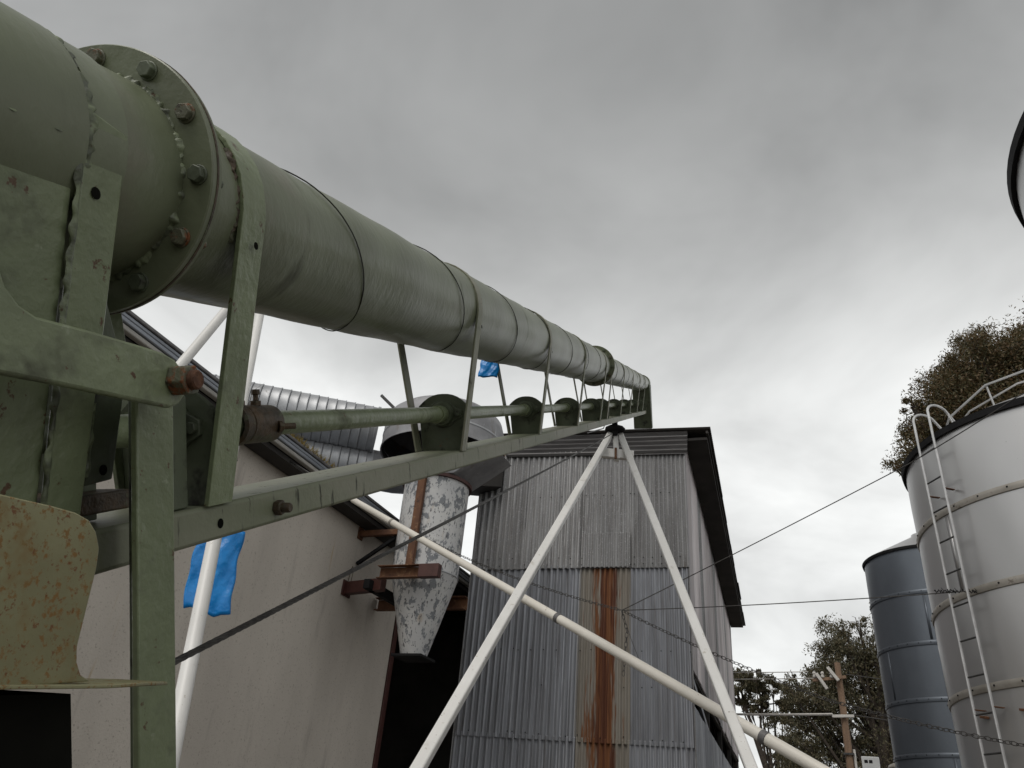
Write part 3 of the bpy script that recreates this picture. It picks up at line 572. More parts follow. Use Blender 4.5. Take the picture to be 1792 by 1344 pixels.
for u in (0.93, 2.16, 3.34, 4.50, 5.66, 6.26, 7.42, 8.60, 9.80, 10.95, 11.85): hanger(u)
sh = MB().lathe([(0.70 - UB, 0.0215), (11.9 - UB, 0.0215)], (0, -(SW - TW), SV - TV), XA, 24, True).build('line_shaft', 'green', aug)
# coupling with set screws near the first strap
cpl = MB().lathe([(0, 0.028), (0.003, 0.034), (0.022, 0.034), (0.024, 0.029), (0.028, 0.029), (0.030, 0.032), (0.115, 0.032), (0.124, 0.026)], A(1.08, SV, SW), XA, 28).build('coupling', 'grime', aug)
for uu, dv in ((1.092, 1), (1.104, 1), (1.155, 1), (1.090, -1)):
    mb = MB(); c = A(uu, SV + dv * 0.030, SW + random.uniform(-.004, .004)); ax = VD * dv
    hexnut(mb, c, ax, 0.017, 0.009); mb.lathe([(0, .0045), (0.016, .0045)], c + ax * .009, ax, 10, True); hexnut(mb, c + ax * 0.019, ax, 0.013, 0.009, 20); mb.build('set_screw', 'grime', cpl, bevel=0.001)
mb = MB(); c = A(1.178, SV - .006, SW + 0.029); mb.lathe([(0, .011), (.008, .009), (.009, .0055), (0.03, .0055)], c, (0.75, -0.66, 0.0), 10, True); mb.build('grease_nipple', 'grime', cpl, bevel=.001)

# clamp strap and side panel in the left foreground
def slab(poly, th, name, mat, bevel=0.002, dirn=WD): return MB().prism([A(*p) for p in poly], -dirn * th).build(name, mat, aug, bevel=bevel)
def wv(v, off=0.0): return -0.577 - (0.30 - v) * 0.15 + off           # plane of the near straps
cs = slab([(0.648, 0.315, wv(.315)), (0.704, 0.305, wv(.305)), (0.700, 0.10, wv(.10)), (0.694, -0.16, wv(-.16)), (0.648, -0.16, wv(-.16)), (0.646, 0.10, wv(.10))], 0.008, 'clamp_strap', 'green')
hole_disc(0.667, 0.235, wv(.235) + .0006, 0.0065, par=cs)
slab([(0.18, 0.282, wv(.282, -.006)), (0.640, 0.282, wv(.282, -.006)), (0.643, 0.27, wv(.27, -.006)), (0.643, -0.16, wv(-.16, -.006)), (0.18, -0.16, wv(-.16, -.006))], 0.01, 'side_panel', 'green')
line_bead(A(0.6445, 0.275, wv(.275, .0005)), A(0.6445, -0.14, wv(-.14, .0005)), WD, 0.0018)
line_bead(A(0.30, 0.284, wv(.284)), A(0.645, 0.284, wv(.284)), (WD + VD).normalized(), 0.0016)
gs = slab([(0.706, 0.14, wv(.14, -.010)), (0.752, 0.05, wv(.05, -.010)), (0.748, -0.066, wv(-.066, -.010)), (0.706, -0.070, wv(-.07, -.010))], 0.008, 'gusset', 'green_dark')
hole_disc(0.731, -0.054, wv(-.054, -.0094), 0.006, par=gs)
line_bead(A(0.7045, 0.02, wv(.02, -.008)), A(0.7045, -0.06, wv(-.06, -.008)), WD, 0.002)
MB().hexa([A(0.66, -0.105, -0.66), A(0.80, -0.105, -0.66), A(0.80, -0.105, -0.76), A(0.66, -0.105, -0.76), A(0.66, -0.082, -0.66), A(0.80, -0.082, -0.66), A(0.80, -0.082, -0.76), A(0.66, -0.082, -0.76)]).build('packer_block', 'grime', aug, bevel=0.003)
# dark housing behind the clamp (drive bearing box under the tube)
MB().hexa([A(0.30, -0.11, -0.70), A(0.66, -0.11, -0.70), A(0.66, -0.11, -0.80), A(0.30, -0.11, -0.80), A(0.30, 0.19, -0.70), A(0.66, 0.19, -0.70), A(0.66, 0.19, -0.80), A(0.30, 0.19, -0.80)]).build('drive_housing', 'green_dark', aug, bevel=0.004)
slab([(0.76, 0.16, -0.70), (0.79, 0.16, -0.70), (0.79, -0.118, -0.70), (0.76, -0.118, -0.70)], 0.09, 'rear_bracket', 'green_dark')
slab([(0.86, 0.05, -0.655), (0.90, 0.03, -0.655), (0.90, -0.119, -0.655), (0.855, -0.119, -0.655)], 0.012, 'rear_bracket', 'green_dark')

# square post standing in front of the chord, swing arm bolted across its top
MB().hexa([A(0.683, -1.35, -0.575), A(0.742, -1.35, -0.575), A(0.742, -1.35, -0.584), A(0.683, -1.35, -0.584), A(0.708, 0.045, -0.575), A(0.768, 0.045, -0.575), A(0.768, 0.045, -0.584), A(0.708, 0.045, -0.584)]).build('angle_post', 'green', aug, bevel=0.002)
MB().hexa([A(0.734, -1.35, -0.5845), A(0.741, -1.35, -0.5845), A(0.741, -1.35, -0.63), A(0.734, -1.35, -0.63), A(0.760, 0.03, -0.5845), A(0.767, 0.03, -0.5845), A(0.767, 0.03, -0.63), A(0.760, 0.03, -0.63)]).build('angle_post_web', 'green_dark', aug, bevel=0.002)
armp = [(0.06, 0.46), (0.30, 0.40), (0.44, 0.30), (0.486, 0.20), (0.500, 0.140), (0.510, 0.113), (0.523, 0.099), (0.540, 0.091), (0.594, 0.085), (0.669, 0.075), (0.700, 0.070), (0.718, 0.064), (0.731, 0.053), (0.737, 0.040), (0.734, 0.026), (0.724, 0.016), (0.710, 0.012), (0.628, 0.024), (0.560, 0.034), (0.500, 0.042), (0.30, 0.07), (0.06, 0.10)]
arm = slab([(u, v, -0.535) for u, v in armp], 0.012, 'swing_arm', 'green', 0.003)
MB().lathe([(0, 0.012), (0.03, 0.012)], A(0.719, 0.041, -0.576), WD, 16, True).build('spacer', 'green_dark', arm)
bolt_w(0.717, 0.041, -0.535, 0.030, 0.006, 'rustbolt', arm, h=0.021, r0=8)
line_bead(A(0.485, 0.13, -0.535), A(0.49, 0.03, -0.535), WD, 0.003)

# rust spotted hopper guard with its turned out lip
W0 = -0.44
guard = [(0.05, 0.02), (0.413, -0.045), (0.454, -0.058), (0.476, -0.066), (0.488, -0.073), (0.495, -0.083), (0.498, -0.096), (0.495, -0.110), (0.489, -0.126), (0.481, -0.147), (0.475, -0.163), (0.4745, -0.174), (0.478, -0.184), (0.487, -0.192), (0.40, -0.166), (0.05, -0.045)]
gd = slab([(u, v, W0) for u, v in guard], 0.004, 'hopper_guard', 'rustyolive', 0.001)
def lipv(u): return -0.170 - (u - 0.411) * 0.352
lp = [(0.05, W0 + .004), (0.50, W0 + .004), (0.56, W0 - .006), (0.60, W0 - .022), (0.624, W0 - 0.05), (0.60, W0 - 0.075), (0.53, W0 - 0.10), (0.50, W0 - 0.16), (0.05, W0 - 0.16)]
lip = MB().prism([A(u, lipv(u) + 0.004 * math.sin(u * 14), w) for u, w in lp], VD * -0.003).build('turned_lip', 'rustyolive', gd, bevel=0.0008)
MB().hexa([A(0.05, lipv(.05) - .30, W0 - .03), A(0.50, lipv(.50) - .30, W0 - .03), A(0.50, lipv(.5) - .30, W0 - .15), A(0.05, lipv(.05) - .30, W0 - .15),
           A(0.05, lipv(.05) - .006, W0 - .03), A(0.50, lipv(.50) - .006, W0 - .03), A(0.50, lipv(.5) - .006, W0 - .15), A(0.05, lipv(.05) - .006, W0 - .15)]).build('shaded_hopper_box', 'black', gd, smooth=False)  # black colour stands in for the shade below the lip

# discharge spout at the far end
hd = MB().hexa([A(11.95, -0.40, -0.845), A(12.20, -0.40, -0.845), A(12.20, -0.40, -0.57), A(11.95, -0.40, -0.57), A(11.80, 0.28, -0.84), A(12.20, 0.28, -0.84), A(12.20, 0.28, -0.574), A(11.80, 0.28, -0.574)])
hd.build('discharge_spout', 'green_dark', aug, bevel=0.01)
MB().lathe([(11.85 - UB, 0.121), (11.85 - UB, 0.132), (12.16 - UB, 0.132), (12.19 - UB, 0.11), (12.2 - UB, 0.0)], (0, 0, 0), XA, 40).build('end_cap', 'green_tube', aug)
# intake at the ground end
MB().lathe([(-0.02, 0.128), (-0.25, 0.128), (-0.30, 0.10), (-0.30, 0.0)], (0, 0, 0), XA, 32).build('intake_cap', 'green_dark', aug)

# ================================================================== white A frame under the auger
apex = AW(7.45, -0.30, -0.707)
sup = empty('support_frame', (apex.x, apex.y, 0), 'white square tube A frame holding up the auger in front of iron building', 'support frame')
def loc(p): return Vector(p) - sup.location
legL = apex + (Vector((-0.222, 3.687, 1.919)) - apex) * 1.605; legR = apex + (Vector((1.278, 3.984, 2.064)) - apex) * 1.675
for nm, q, ofs in (('leg', legL, Vector((-0.05, 0, 0))), ('leg', legR, Vector((0.05, 0, 0)))):
    q = q.copy(); q.z = 0.0
    MB().bar(loc(apex + ofs), loc(q), 0.057, 0.057, up=(0.2, 1, 0.1)).build(nm, 'white', sup, bevel=0.008)
MB().bar(loc(apex + Vector((0, 0.02, 0.02))), loc(apex + Vector((-0.015, -0.20, -0.36))), 0.045, 0.05, up=(0, 1, 0)).build('king_post', 'white', sup, bevel=0.005)
cb = apex + Vector((-0.01, -0.19, -0.30))
MB().bar(loc(cb + Vector((-0.17, 0.0, 0.0))), loc(cb + Vector((0.15, 0.0, 0.0))), 0.05, 0.09).build('cross_bar', 'white', sup, bevel=0.005)
MB().bar(loc(cb + Vector((-0.02, -0.03, -0.06))), loc(cb + Vector((-0.02, -0.03, 0.05))), 0.02, 0.015, up=(0, 1, 0)).build('cross_bar_lug', 'rustframe', sup)
pk = AW(7.45, -0.20, -0.707)
MB().lathe([(-0.12, 0.02), (-0.08, 0.035), (-0.07, 0.095), (-0.05, 0.10), (-0.04, 0.035), (0.03, 0.02)], loc(pk), (0, 0, 1), 10, True).build('pivot_plate', 'rim', sup, bevel=0.003)
MB().bar(loc(apex + Vector((-.04, 0, -.04))), loc(pk + Vector((0, 0, 0.03))), 0.05, 0.05, up=(0, 1, 0)).build('pivot_pin', 'steel', sup, bevel=0.004)
axl = legL.copy(); axl.z = 0.45; axr = legR.copy(); axr.z = 0.45
# winch cable from the frame to the pivot: wound strands
def wound(name, p0, p1, r, label, strands=6, pitch=0.11, sag=0.0):
    p0, p1 = Vector(p0), Vector(p1); d = p1 - p0; ln = d.length; ax, a, b = frame(d); mb = MB(); st = max(20, int(ln / pitch * 8))
    for k in range(strands):
        pts = []
        for i in range(st + 1):
            t = i / st; an = 2 * math.pi * (t * ln / pitch + k / strands)
            pts.append(p0 + d * t - Vector((0, 0, sag * 4 * t * (1 - t))) + (a * math.cos(an) + b * math.sin(an)) * r * 0.62)
        mb.tube(pts, r * 0.40, 5)
    o = mb.build(name, 'rope', None); return tag(o, label, 'cable')
wound('winch_cable', AW(0.83, -0.306, -0.645), AW(6.95, -0.27, -0.69), 0.0046, 'dark twisted steel cable running up to the A frame pivot', sag=0.01)
MB_ = MB().tube([pk + Vector((-.10, -.05, 0)), AW(6.0, -0.19, -0.66), AW(5.0, -0.185, -0.66)], 0.004, 6)
tag(MB_.build('stay_wire', 'rope'), 'thin wire from the pivot tucked along the auger beam', 'wire')

# ================================================================== white pipe pair behind the auger
ab = Vector((-1.672, 4.027, 4.886))
pf = empty('pipe_frame', (-1.30, 2.9, 0), 'two leaning round white steel pipes joined at their tops behind the auger', 'pipe frame')
def pl(p): return Vector(p) - pf.location
a_dir = Vector((-0.97, 2.721, 1.96)) - ab; b_dir = Vector((-1.839, 3.219, 2.909)) - ab
pa = ab + a_dir * ((ab.z - 0.0) / -a_dir.z); pb = ab + b_dir * (ab.z / -b_dir.z)
MB().tube([pl(ab), pl(ab + a_dir * .5), pl(pa)], 0.0275, 28).build('pipe_leg', 'white', pf)
MB().tube([pl(ab + Vector((-.02, .03, -.02))), pl(pb)], 0.0275, 28).build('pipe_leg', 'white', pf)
MB().lathe([(-0.06, 0.036), (0.05, 0.036), (0.06, 0.02)], pl(ab), (0, 0, 1), 24, True).build('top_collar', 'white', pf)
for p_ in (pa, pb): MB().box(pl(p_ + Vector((-.1, -.1, 0))), pl(p_ + Vector((.1, .1, .012)))).build('foot_plate', 'white', pf)

# ================================================================== long cream pipe from the shed eave
PL, PR_ = Vector((-1.774, 8.824, 5.039)), Vector((1.868, 4.615, 2.155))
mid = Vector((1.079, 6.084, 2.927))
d_ = PR_ - PL
cp = empty('delivery_pipe', (PR_.x, PR_.y, 0), 'long cream round pipe slanting down past the A frame legs', 'pipe')
def cl(p): return Vector(p) - cp.location
end = PL + d_ * 1.55
MB().tube([cl(PL + d_ * t) for t in np.linspace(-0.004, 1.55, 12)], 0.036, 28).build('pipe_wall', 'cream', cp)
ax_ = d_.normalized()
for t in (0.165, 0.635, 0.945):
    MB().lathe([(-0.022, 0.037), (-0.02, 0.040), (0.02, 0.040), (0.022, 0.037)], cl(PL + d_ * t), ax_, 28).build('clamp_band', 'fascia' if t > .3 else 'silo_band', cp)
pp = PL + d_ * 1.52
MB().tube([cl((pp.x, pp.y, 0)), cl((pp.x, pp.y, pp.z - 0.05))], 0.03, 12).build('prop', 'white', cp)
MB().tube([cl(PL + Vector((-.02, .02, .02))), cl(shedp(0.30, -2.6, 5.75))], 0.012, 8).build('hanger_rod', 'steel', cp)

# ================================================================== blue plastic bags
def bag(name, c, right, w, h, label, topw=0.5, seed=1, tie=None, shear=0.0):
    random.seed(seed); c = Vector(c); rt = Vector(right).normalized(); fw = rt.cross(Vector((0, 0, 1))); mb = MB(); nx_, nz_ = 20, 24
    ph = [random.uniform(0, 6.28) for _ in range(8)]
    for side in (-1, 1):
        o = len(mb.v)
        for j in range(nz_ + 1):
            t = j / nz_; ww = w * (topw + (1 - topw) * min(1, t * 1.6)); 
            for i in range(nx_ + 1):
                s_ = i / nx_ - 0.5; bulge = (0.25 - s_ * s_) * 4
                cr = lambda f, p: abs(((f + p) % 1.0) - 0.5) * 2 - 0.5
                yy = side * (0.004 + 0.035 * w * bulge * math.sin(math.pi * min(1, t * .9 + .1))) + w * (0.05 * cr(1.7 * s_ + .8 * t, ph[0]) + 0.035 * cr(2.3 * t - 1.1 * s_, ph[1]) + 0.02 * cr(4 * s_ + 3 * t, ph[4]))
                xx = s_ * ww + w * (0.03 * math.sin(5 * t + ph[2]) + 0.02 * math.sin(13 * t + ph[5])) + shear * t
                zz = -h * t + h * (0.03 * math.sin(6 * s_ + ph[3]) + 0.02 * cr(3 * s_, ph[6])) * t
                mb.v.append(tuple(c + rt * xx + fw * yy + Vector((0, 0, zz))))
        for j in range(nz_):
            for i in range(nx_):
                q = (o + j * (nx_ + 1) + i, o + j * (nx_ + 1) + i + 1, o + (j + 1) * (nx_ + 1) + i + 1, o + (j + 1) * (nx_ + 1) + i); mb.f.append(q if side > 0 else q[::-1])
    root = empty(name, c - Vector((0, 0, h)), label, 'bag')
    mb.v = [tuple(Vector(v) - root.location) for v in mb.v]
    mb.build('bag_skin', 'blue', root, ang=25, solid=0.0015)
    if tie is not None: MB().tube([Vector((0, 0, h - .02)), Vector(tie) - root.location], 0.004, 6).build('tie_cord', 'blue', root)
    random.seed(seed + 50)
# a point of the white pipe a little above the bag
tq = ab + a_dir * 0.70
bag('plastic_bag', (-1.245, 3.40, 2.79), (1, 0.12, 0), 0.20, 0.37, 'crumpled blue plastic bag tied behind the white pipe against cement wall', 0.92, 3, shear=0.02, tie=ab + a_dir * 0.66)
tb = Vector((-0.108, 2.885, 3.52))
bag('plastic_bag', tb, (1, -0.1, 0), 0.085, 0.10, 'small blue plastic bag hanging under the auger tube', 0.85, 5, tie=AW(3.30, 0.26, -0.84))

# ================================================================== silos
def silo(name, c, Rr, zs, ztop, mat, label, band='silo_band', over=0.035, rimh=0.06, cone=0.5):
    root = empty(name, (c[0], c[1], 0), label, 'silo', 'grain silos at the right')
    zl = [0.0] + [z for z in sorted(zs)] + [ztop]; zl = sorted(set(zl))
    for a, b in zip(zl[:-1], zl[1:]):
        mb = MB().lathe([(a, Rr), ((a + b) / 2, Rr + 0.004), (b, Rr)], n=96); mb.build('wall_course', mat, root, ang=60)
    for k, (a, b) in enumerate(zip(zl[:-1], zl[1:])):
        for q in range(3):
            t0 = R(200 + 120 * q + 37 * (k % 3)); MB().lathe([(a + .05, Rr + .0035), (b - .05, Rr + .0035)], n=2, a0=t0, a1=t0 + 0.045 / Rr).build('lap_strip', mat, root, solid=.004)
    for z in zs:
        MB().lathe([(z - 0.045, Rr), (z - 0.04, Rr + 0.014), (z - 0.012, Rr + 0.02), (z + 0.012, Rr + 0.02), (z + 0.03, Rr + 0.013), (z + 0.034, Rr)], n=96).build('hoop_band', band, root)
        bm = MB()
        for k in range(36):
            t = 2 * math.pi * k / 36; bm.lathe([(0, 0.011), (0.008, 0.007)], (Rr * math.cos(t) + .02 * math.cos(t), Rr * math.sin(t) + .02 * math.sin(t), z + 0.0), (math.cos(t), math.sin(t), 0), 6, True)
        stuff(bm.build('band_rivets', 'rim', root))
    MB().lathe([(ztop - rimh, Rr + 0.003), (ztop - rimh - .005, Rr + over), (ztop, Rr + over + .01), (ztop + .012, Rr + over - .01)], n=96).build('eave_rim', 'rim', root)
    MB().lathe([(ztop + .01, Rr + over), (ztop + Rr * cone, 0.22), (ztop + Rr * cone + .05, 0.21), (ztop + Rr * cone + .08, 0.0)], n=48).build('roof_cone', 'silo', root)
    return root
S1 = (6.454, 7.639); R1 = 1.738
silo1 = silo('grain_silo', S1, R1, [0.60, 1.487, 2.374, 3.2606, 4.1475, 5.035], 5.90, 'silo', 'big pale grey metal silo with ladder up its left side')
silo('grain_silo', (4.822, 2.785), R1, [0.60, 1.487, 2.374, 3.26, 4.148, 5.035], 5.93, 'silo', 'pale silo cut by the upper right edge, only its black rim showing', over=0.034)
silo('grain_silo', (8.630, 14.646), 1.170, [0.8, 1.68, 2.56, 3.445, 4.322, 5.27, 6.187], 7.05, 'silo_dark', 'dark blue grey silo standing behind the ladder silo', band='silo_dark', over=0.03, rimh=.04, cone=0.46)
# ladder
lad = empty('silo_ladder', (S1[0] + (R1 + .13) * math.cos(R(-172.3)), S1[1] + (R1 + .13) * math.sin(R(-172.3)), 0), 'pale metal ladder with hooped handrails fixed to the big silo', 'ladder')
def lp_(th, r, z): return Vector((S1[0] + r * math.cos(R(th)), S1[1] + r * math.sin(R(th)), z)) - lad.location
for th in (-176.2, -168.5):
    r = R1 + .13
    path = [lp_(th, r, 0.02), lp_(th, r, 3.0), lp_(th, r, 5.95)]
    for k in range(9):
        t = R(180 - 20 * k); path.append(lp_(th, r - 0.13 + 0.13 * -math.cos(t) * 1.0, 6.12 + 0.10 * math.sin(t)))
    path += [lp_(th, r - 0.40, 5.96)]
    MB().tube(path, 0.0135, 10).build('rail', 'ladder', lad)
z = 0.35
while z < 5.95:
    MB().tube([lp_(-176.2, R1 + .125, z), lp_(-168.5, R1 + .125, z)], 0.0095, 8).build('rung', 'steel', lad)
    z += 0.333
for z in (1.0, 3.06, 5.2):
    for th in (-176.2, -168.5): MB().bar(lp_(th, R1 + .015, z), lp_(th, R1 + .13, z), 0.03, 0.008).build('stand_off', 'rustframe', lad)
# roof handrail beside the ladder top
hr = empty('roof_handrail', (S1[0], S1[1], 5.9), 'thin grey handrail lying along the big silo roof edge', 'handrail')
def hp(th, r, z): return Vector((r * math.cos(R(th)), r * math.sin(R(th)), z))
MB().tube([hp(-178, R1 - .22, .06), hp(-170, R1 - .18, .22), hp(-150, R1 - .10, .34), hp(-128, R1 - .10, .40), hp(-118, R1 - .2, .36), hp(-112, R1 - .3, .2)], 0.0115, 8).build('top_rail', 'ladder', hr)
MB().tube([hp(-173, R1 - .25, .08), hp(-160, R1 - .18, .17), hp(-140, R1 - .14, .26), hp(-126, R1 - .16, .30)], 0.0095, 8).build('mid_rail', 'ladder', hr)
for th, h_ in ((-168, .22), (-150, .33), (-128, .39)): MB().tube([hp(th, R1 - .2, .03), hp(th, R1 - .12, h_)], 0.009, 8).build('stanchion', 'ladder', hr)
# rusty lugs left on the silo wall
for th, z in ((-177.5, 3.02), (-161.5, 3.03)):
    p0 = Vector((S1[0] + R1 * math.cos(R(th)), S1[1] + R1 * math.sin(R(th)), z)); nr = Vector((math.cos(R(th)), math.sin(R(th)), 0)); tg = Vector((-nr.y, nr.x, 0))
    o = MB().bar(p0 + nr * .01 - tg * .05, p0 + nr * .02 + tg * .06 - Vector((0, 0, .02)), 0.03, 0.022).build('lug', 'rustframe', silo1, bevel=.003); o.location = -silo1.location

# ================================================================== chain and wires
def chain(name, pts, sag, link, label):
    pts = [Vector(p) for p in pts]; mb = MB(); path = []
    for (a, b), s_ in zip(zip(pts[:-1], pts[1:]), sag):
        n = max(4, int((b - a).length / 0.05))
        for i in range(n): t = i / n; path.append(a.lerp(b, t) - Vector((0, 0, s_ * 4 * t * (1 - t))))
    path.append(pts[-1])
    # resample evenly
    seg = [(path[i + 1] - path[i]).length for i in range(len(path) - 1)]; tot = sum(seg); cnt = int(tot / link); i = 0; acc = 0; flip = 0
    for k in range(cnt):
        s0 = (k + .5) * link
        while i < len(seg) - 1 and acc + seg[i] < s0: acc += seg[i]; i += 1
        p = path[i].lerp(path[i + 1], (s0 - acc) / seg[i]); d = (path[i + 1] - path[i]).normalized(); ax, a, b = frame(d)
        rot = 0.6 + (k % 2) * math.pi / 2 + 0.25 * math.sin(k * .7); s = a * math.cos(rot) + b * math.sin(rot)
        hl, hw = link * 0.68, link * 0.34; ring = []
        for q in range(10):
            t = 2 * math.pi * q / 10; ring.append(p + d * hl * math.cos(t) * (1 if abs(math.cos(t)) < .9 else .96) + s * hw * math.sin(t))
        mb.tube(ring, link * 0.075, 5, closed=True)
    o = mb.build(name, 'rope', None); return tag(o, label, 'chain')
node = Vector((1.457, 8.589, 3.959))
chain('hanging_chain', [shedp(0.38, -0.15, 5.93), node], [0.14], 0.047, 'thin chain from shed eave to the wire knot before iron wall')
chain('hanging_chain', [node, Vector((3.067, 7.275, 2.994)), Vector((3.9, 5.45, 2.47))], [0.03, 0.03], 0.047, 'thin chain from the wire knot sagging right past the silos')
chain('hanging_chain', [node, node + Vector((0.06, 0, -0.22)), node + Vector((0.02, 0, -0.72))], [0, 0], 0.05, 'short loose chain end dangling from the wire knot')
def wire(name, pts, r, label, sag=0.0, mat='rope', cat='wire', grp=None):
    pts = [Vector(p) for p in pts]; path = []
    for a, b in zip(pts[:-1], pts[1:]):
        for i in range(12): t = i / 12; path.append(a.lerp(b, t) - Vector((0, 0, sag * 4 * t * (1 - t))))
    path.append(pts[-1]); return tag(MB().tube(path, r, 5).build(name, mat), label, cat, grp)
wire('guy_wire', [node, (3.995, 6.771, 5.187), (4.50, 5.75, 5.43), (5.2, 5.1, 5.75)], 0.0055, 'thin wire rising from the chain knot to the silo top', 0.01)
tw = Vector((4.62, 7.30, 4.12))
wire('guy_wire', [node, tw], 0.0055, 'thin level wire from the chain knot to the silo ladder', 0.02)
wire('slack_wire', [node, node + Vector((0.10, -.02, -0.30)), node + Vector((0.19, -.02, -.52))], 0.003, 'short bent wire end hanging beside the dangling chain')
mb = MB()
for i in range(7):
    p = tw + Vector((-0.24 + i * 0.06, 0.06 - .012 * i, random.uniform(-.006, .006))); pts = [p + Vector((-.03 + .01 * k, .01 * math.sin(k), 0.014 * math.sin(k * 1.9 + i))) for k in range(7)]
    mb.tube(pts, 0.0055, 5); mb.tube([p, p + Vector((-.025, 0, random.choice((-1, 1)) * .035))], 0.003, 4)
tag(mb.build('barbed_wire', 'rim'), 'short twist of barbed wire bound round the silo ladder', 'wire')

# ================================================================== power pole
pole = empty('power_pole', (10.58, 23.75, 0), 'brown timber power pole in front of the gum trees', 'power pole', rot=(0, 0, R(-25)))
MB().tube([(0, 0, 0), (0.0, 0, 3), (0, 0, 6.98)], [0.13, 0.115, 0.085], 18).build('pole_shaft', 'wood', pole)
MB().bar((-0.75, -0.15, 6.44), (0.2, -0.13, 6.55), 0.08, 0.09).build('crossarm', 'wood', pole, bevel=.01)
MB().bar((-0.62, -0.26, 6.62), (-0.36, -0.26, 6.18), 0.09, 0.09).build('fuse_bracket', 'porcelain', pole, bevel=.01)
MB().bar((-0.28, -0.26, 6.80), (-0.02, -0.26, 6.42), 0.09, 0.09).build('fuse_bracket', 'porcelain', pole, bevel=.01)
for x in (-0.68, -0.45, -0.2): MB().lathe([(0, .02), (.03, .05), (.08, .05), (.1, .03), (.13, .05), (.18, .04), (.2, 0.0)], (x, -0.18, 6.50), (0, 0, 1), 12).build('insulator', 'porcelain', pole)
MB().bar((-0.32, -0.16, 5.45), (0.28, -0.16, 5.47), 0.07, 0.08).build('lower_crossarm', 'porcelain', pole, bevel=.01)
MB().tube([(0.16, -.05, 0.5), (0.15, -.05, 4.6)], 0.035, 8).build('conduit', 'porcelain', pole)
MB().box((-0.145, -0.15, 4.45), (0.145, 0.15, 4.50)).build('pole_strap', 'steel', pole)
ph_ = pole.location
def pw(x, y, z): a = R(-25); return Vector((ph_.x + x * math.cos(a) - y * math.sin(a), ph_.y + x * math.sin(a) + y * math.cos(a), z))
for k, (x, z) in enumerate(((-0.85, 6.68), (-0.55, 6.50))):
    wire('power_line', [pw(x, -.18, z), Vector((-1.0, 36.5 + k, z + 1.9))], 0.014, ('upper' if k == 0 else 'lower') + ' pale power line running left from the timber pole top', 0.25, 'porcelain', grp='power lines')
wire('power_line', [pw(-0.3, -.18, 5.50), Vector((-1.0, 36.0, 7.0))], 0.035, 'thick pale cable running left from the lower crossarm', 0.3, 'porcelain', grp='power lines')
wire('power_line', [pw(0.2, -.18, 6.62), Vector((22, 18.0, 6.0))], 0.014, 'dark power line running right behind the blue grey silo', 0.3, 'rope', grp='power lines')
wire('power_line', [pw(0.25, -.18, 5.50), Vector((22, 18.5, 5.0))], 0.016, 'lower dark line running right from the lower crossarm', 0.3, 'rope', grp='power lines')
cab = empty('meter_cabinet', (11.05, 23.5, 0), 'pale grey metal box on a post beside the power pole', 'cabinet', rot=(0, 0, R(-25)))
MB().box((-0.22, -0.18, 3.55), (0.24, 0.18, 4.42)).build('cabinet_box', 'boxgrey', cab, bevel=.02)
MB().box((-0.15, -0.185, 4.25), (-0.06, -0.175, 4.33)).build('vent', 'rim', cab)
MB().box((-0.03, -0.185, 4.25), (0.06, -0.175, 4.33)).build('vent', 'rim', cab)
MB().tube([(0, 0.1, 0), (0, 0.1, 3.6)], 0.06, 10).build('post', 'boxgrey', cab)
lam = empty('yard_light', (11.95, 23.6, 0), 'small shaded yard light beside the pale grey box', 'light')
MB().lathe([(4.20, 0.34), (4.28, 0.30), (4.36, 0.12), (4.42, 0.05)], n=20).build('shade', 'silo_band', lam, solid=.01)
MB().tube([(0, 0, 4.4), (-0.04, 0, 4.66), (-0.12, 0, 4.9)], 0.035, 8).build('stem', 'oxide', lam)
MB().tube([(0.5, 0.1, 0), (0.5, 0.1, 4.2), (0.3, 0.05, 4.5), (0, 0, 4.45)], 0.05, 8).build('post', 'steel', lam)

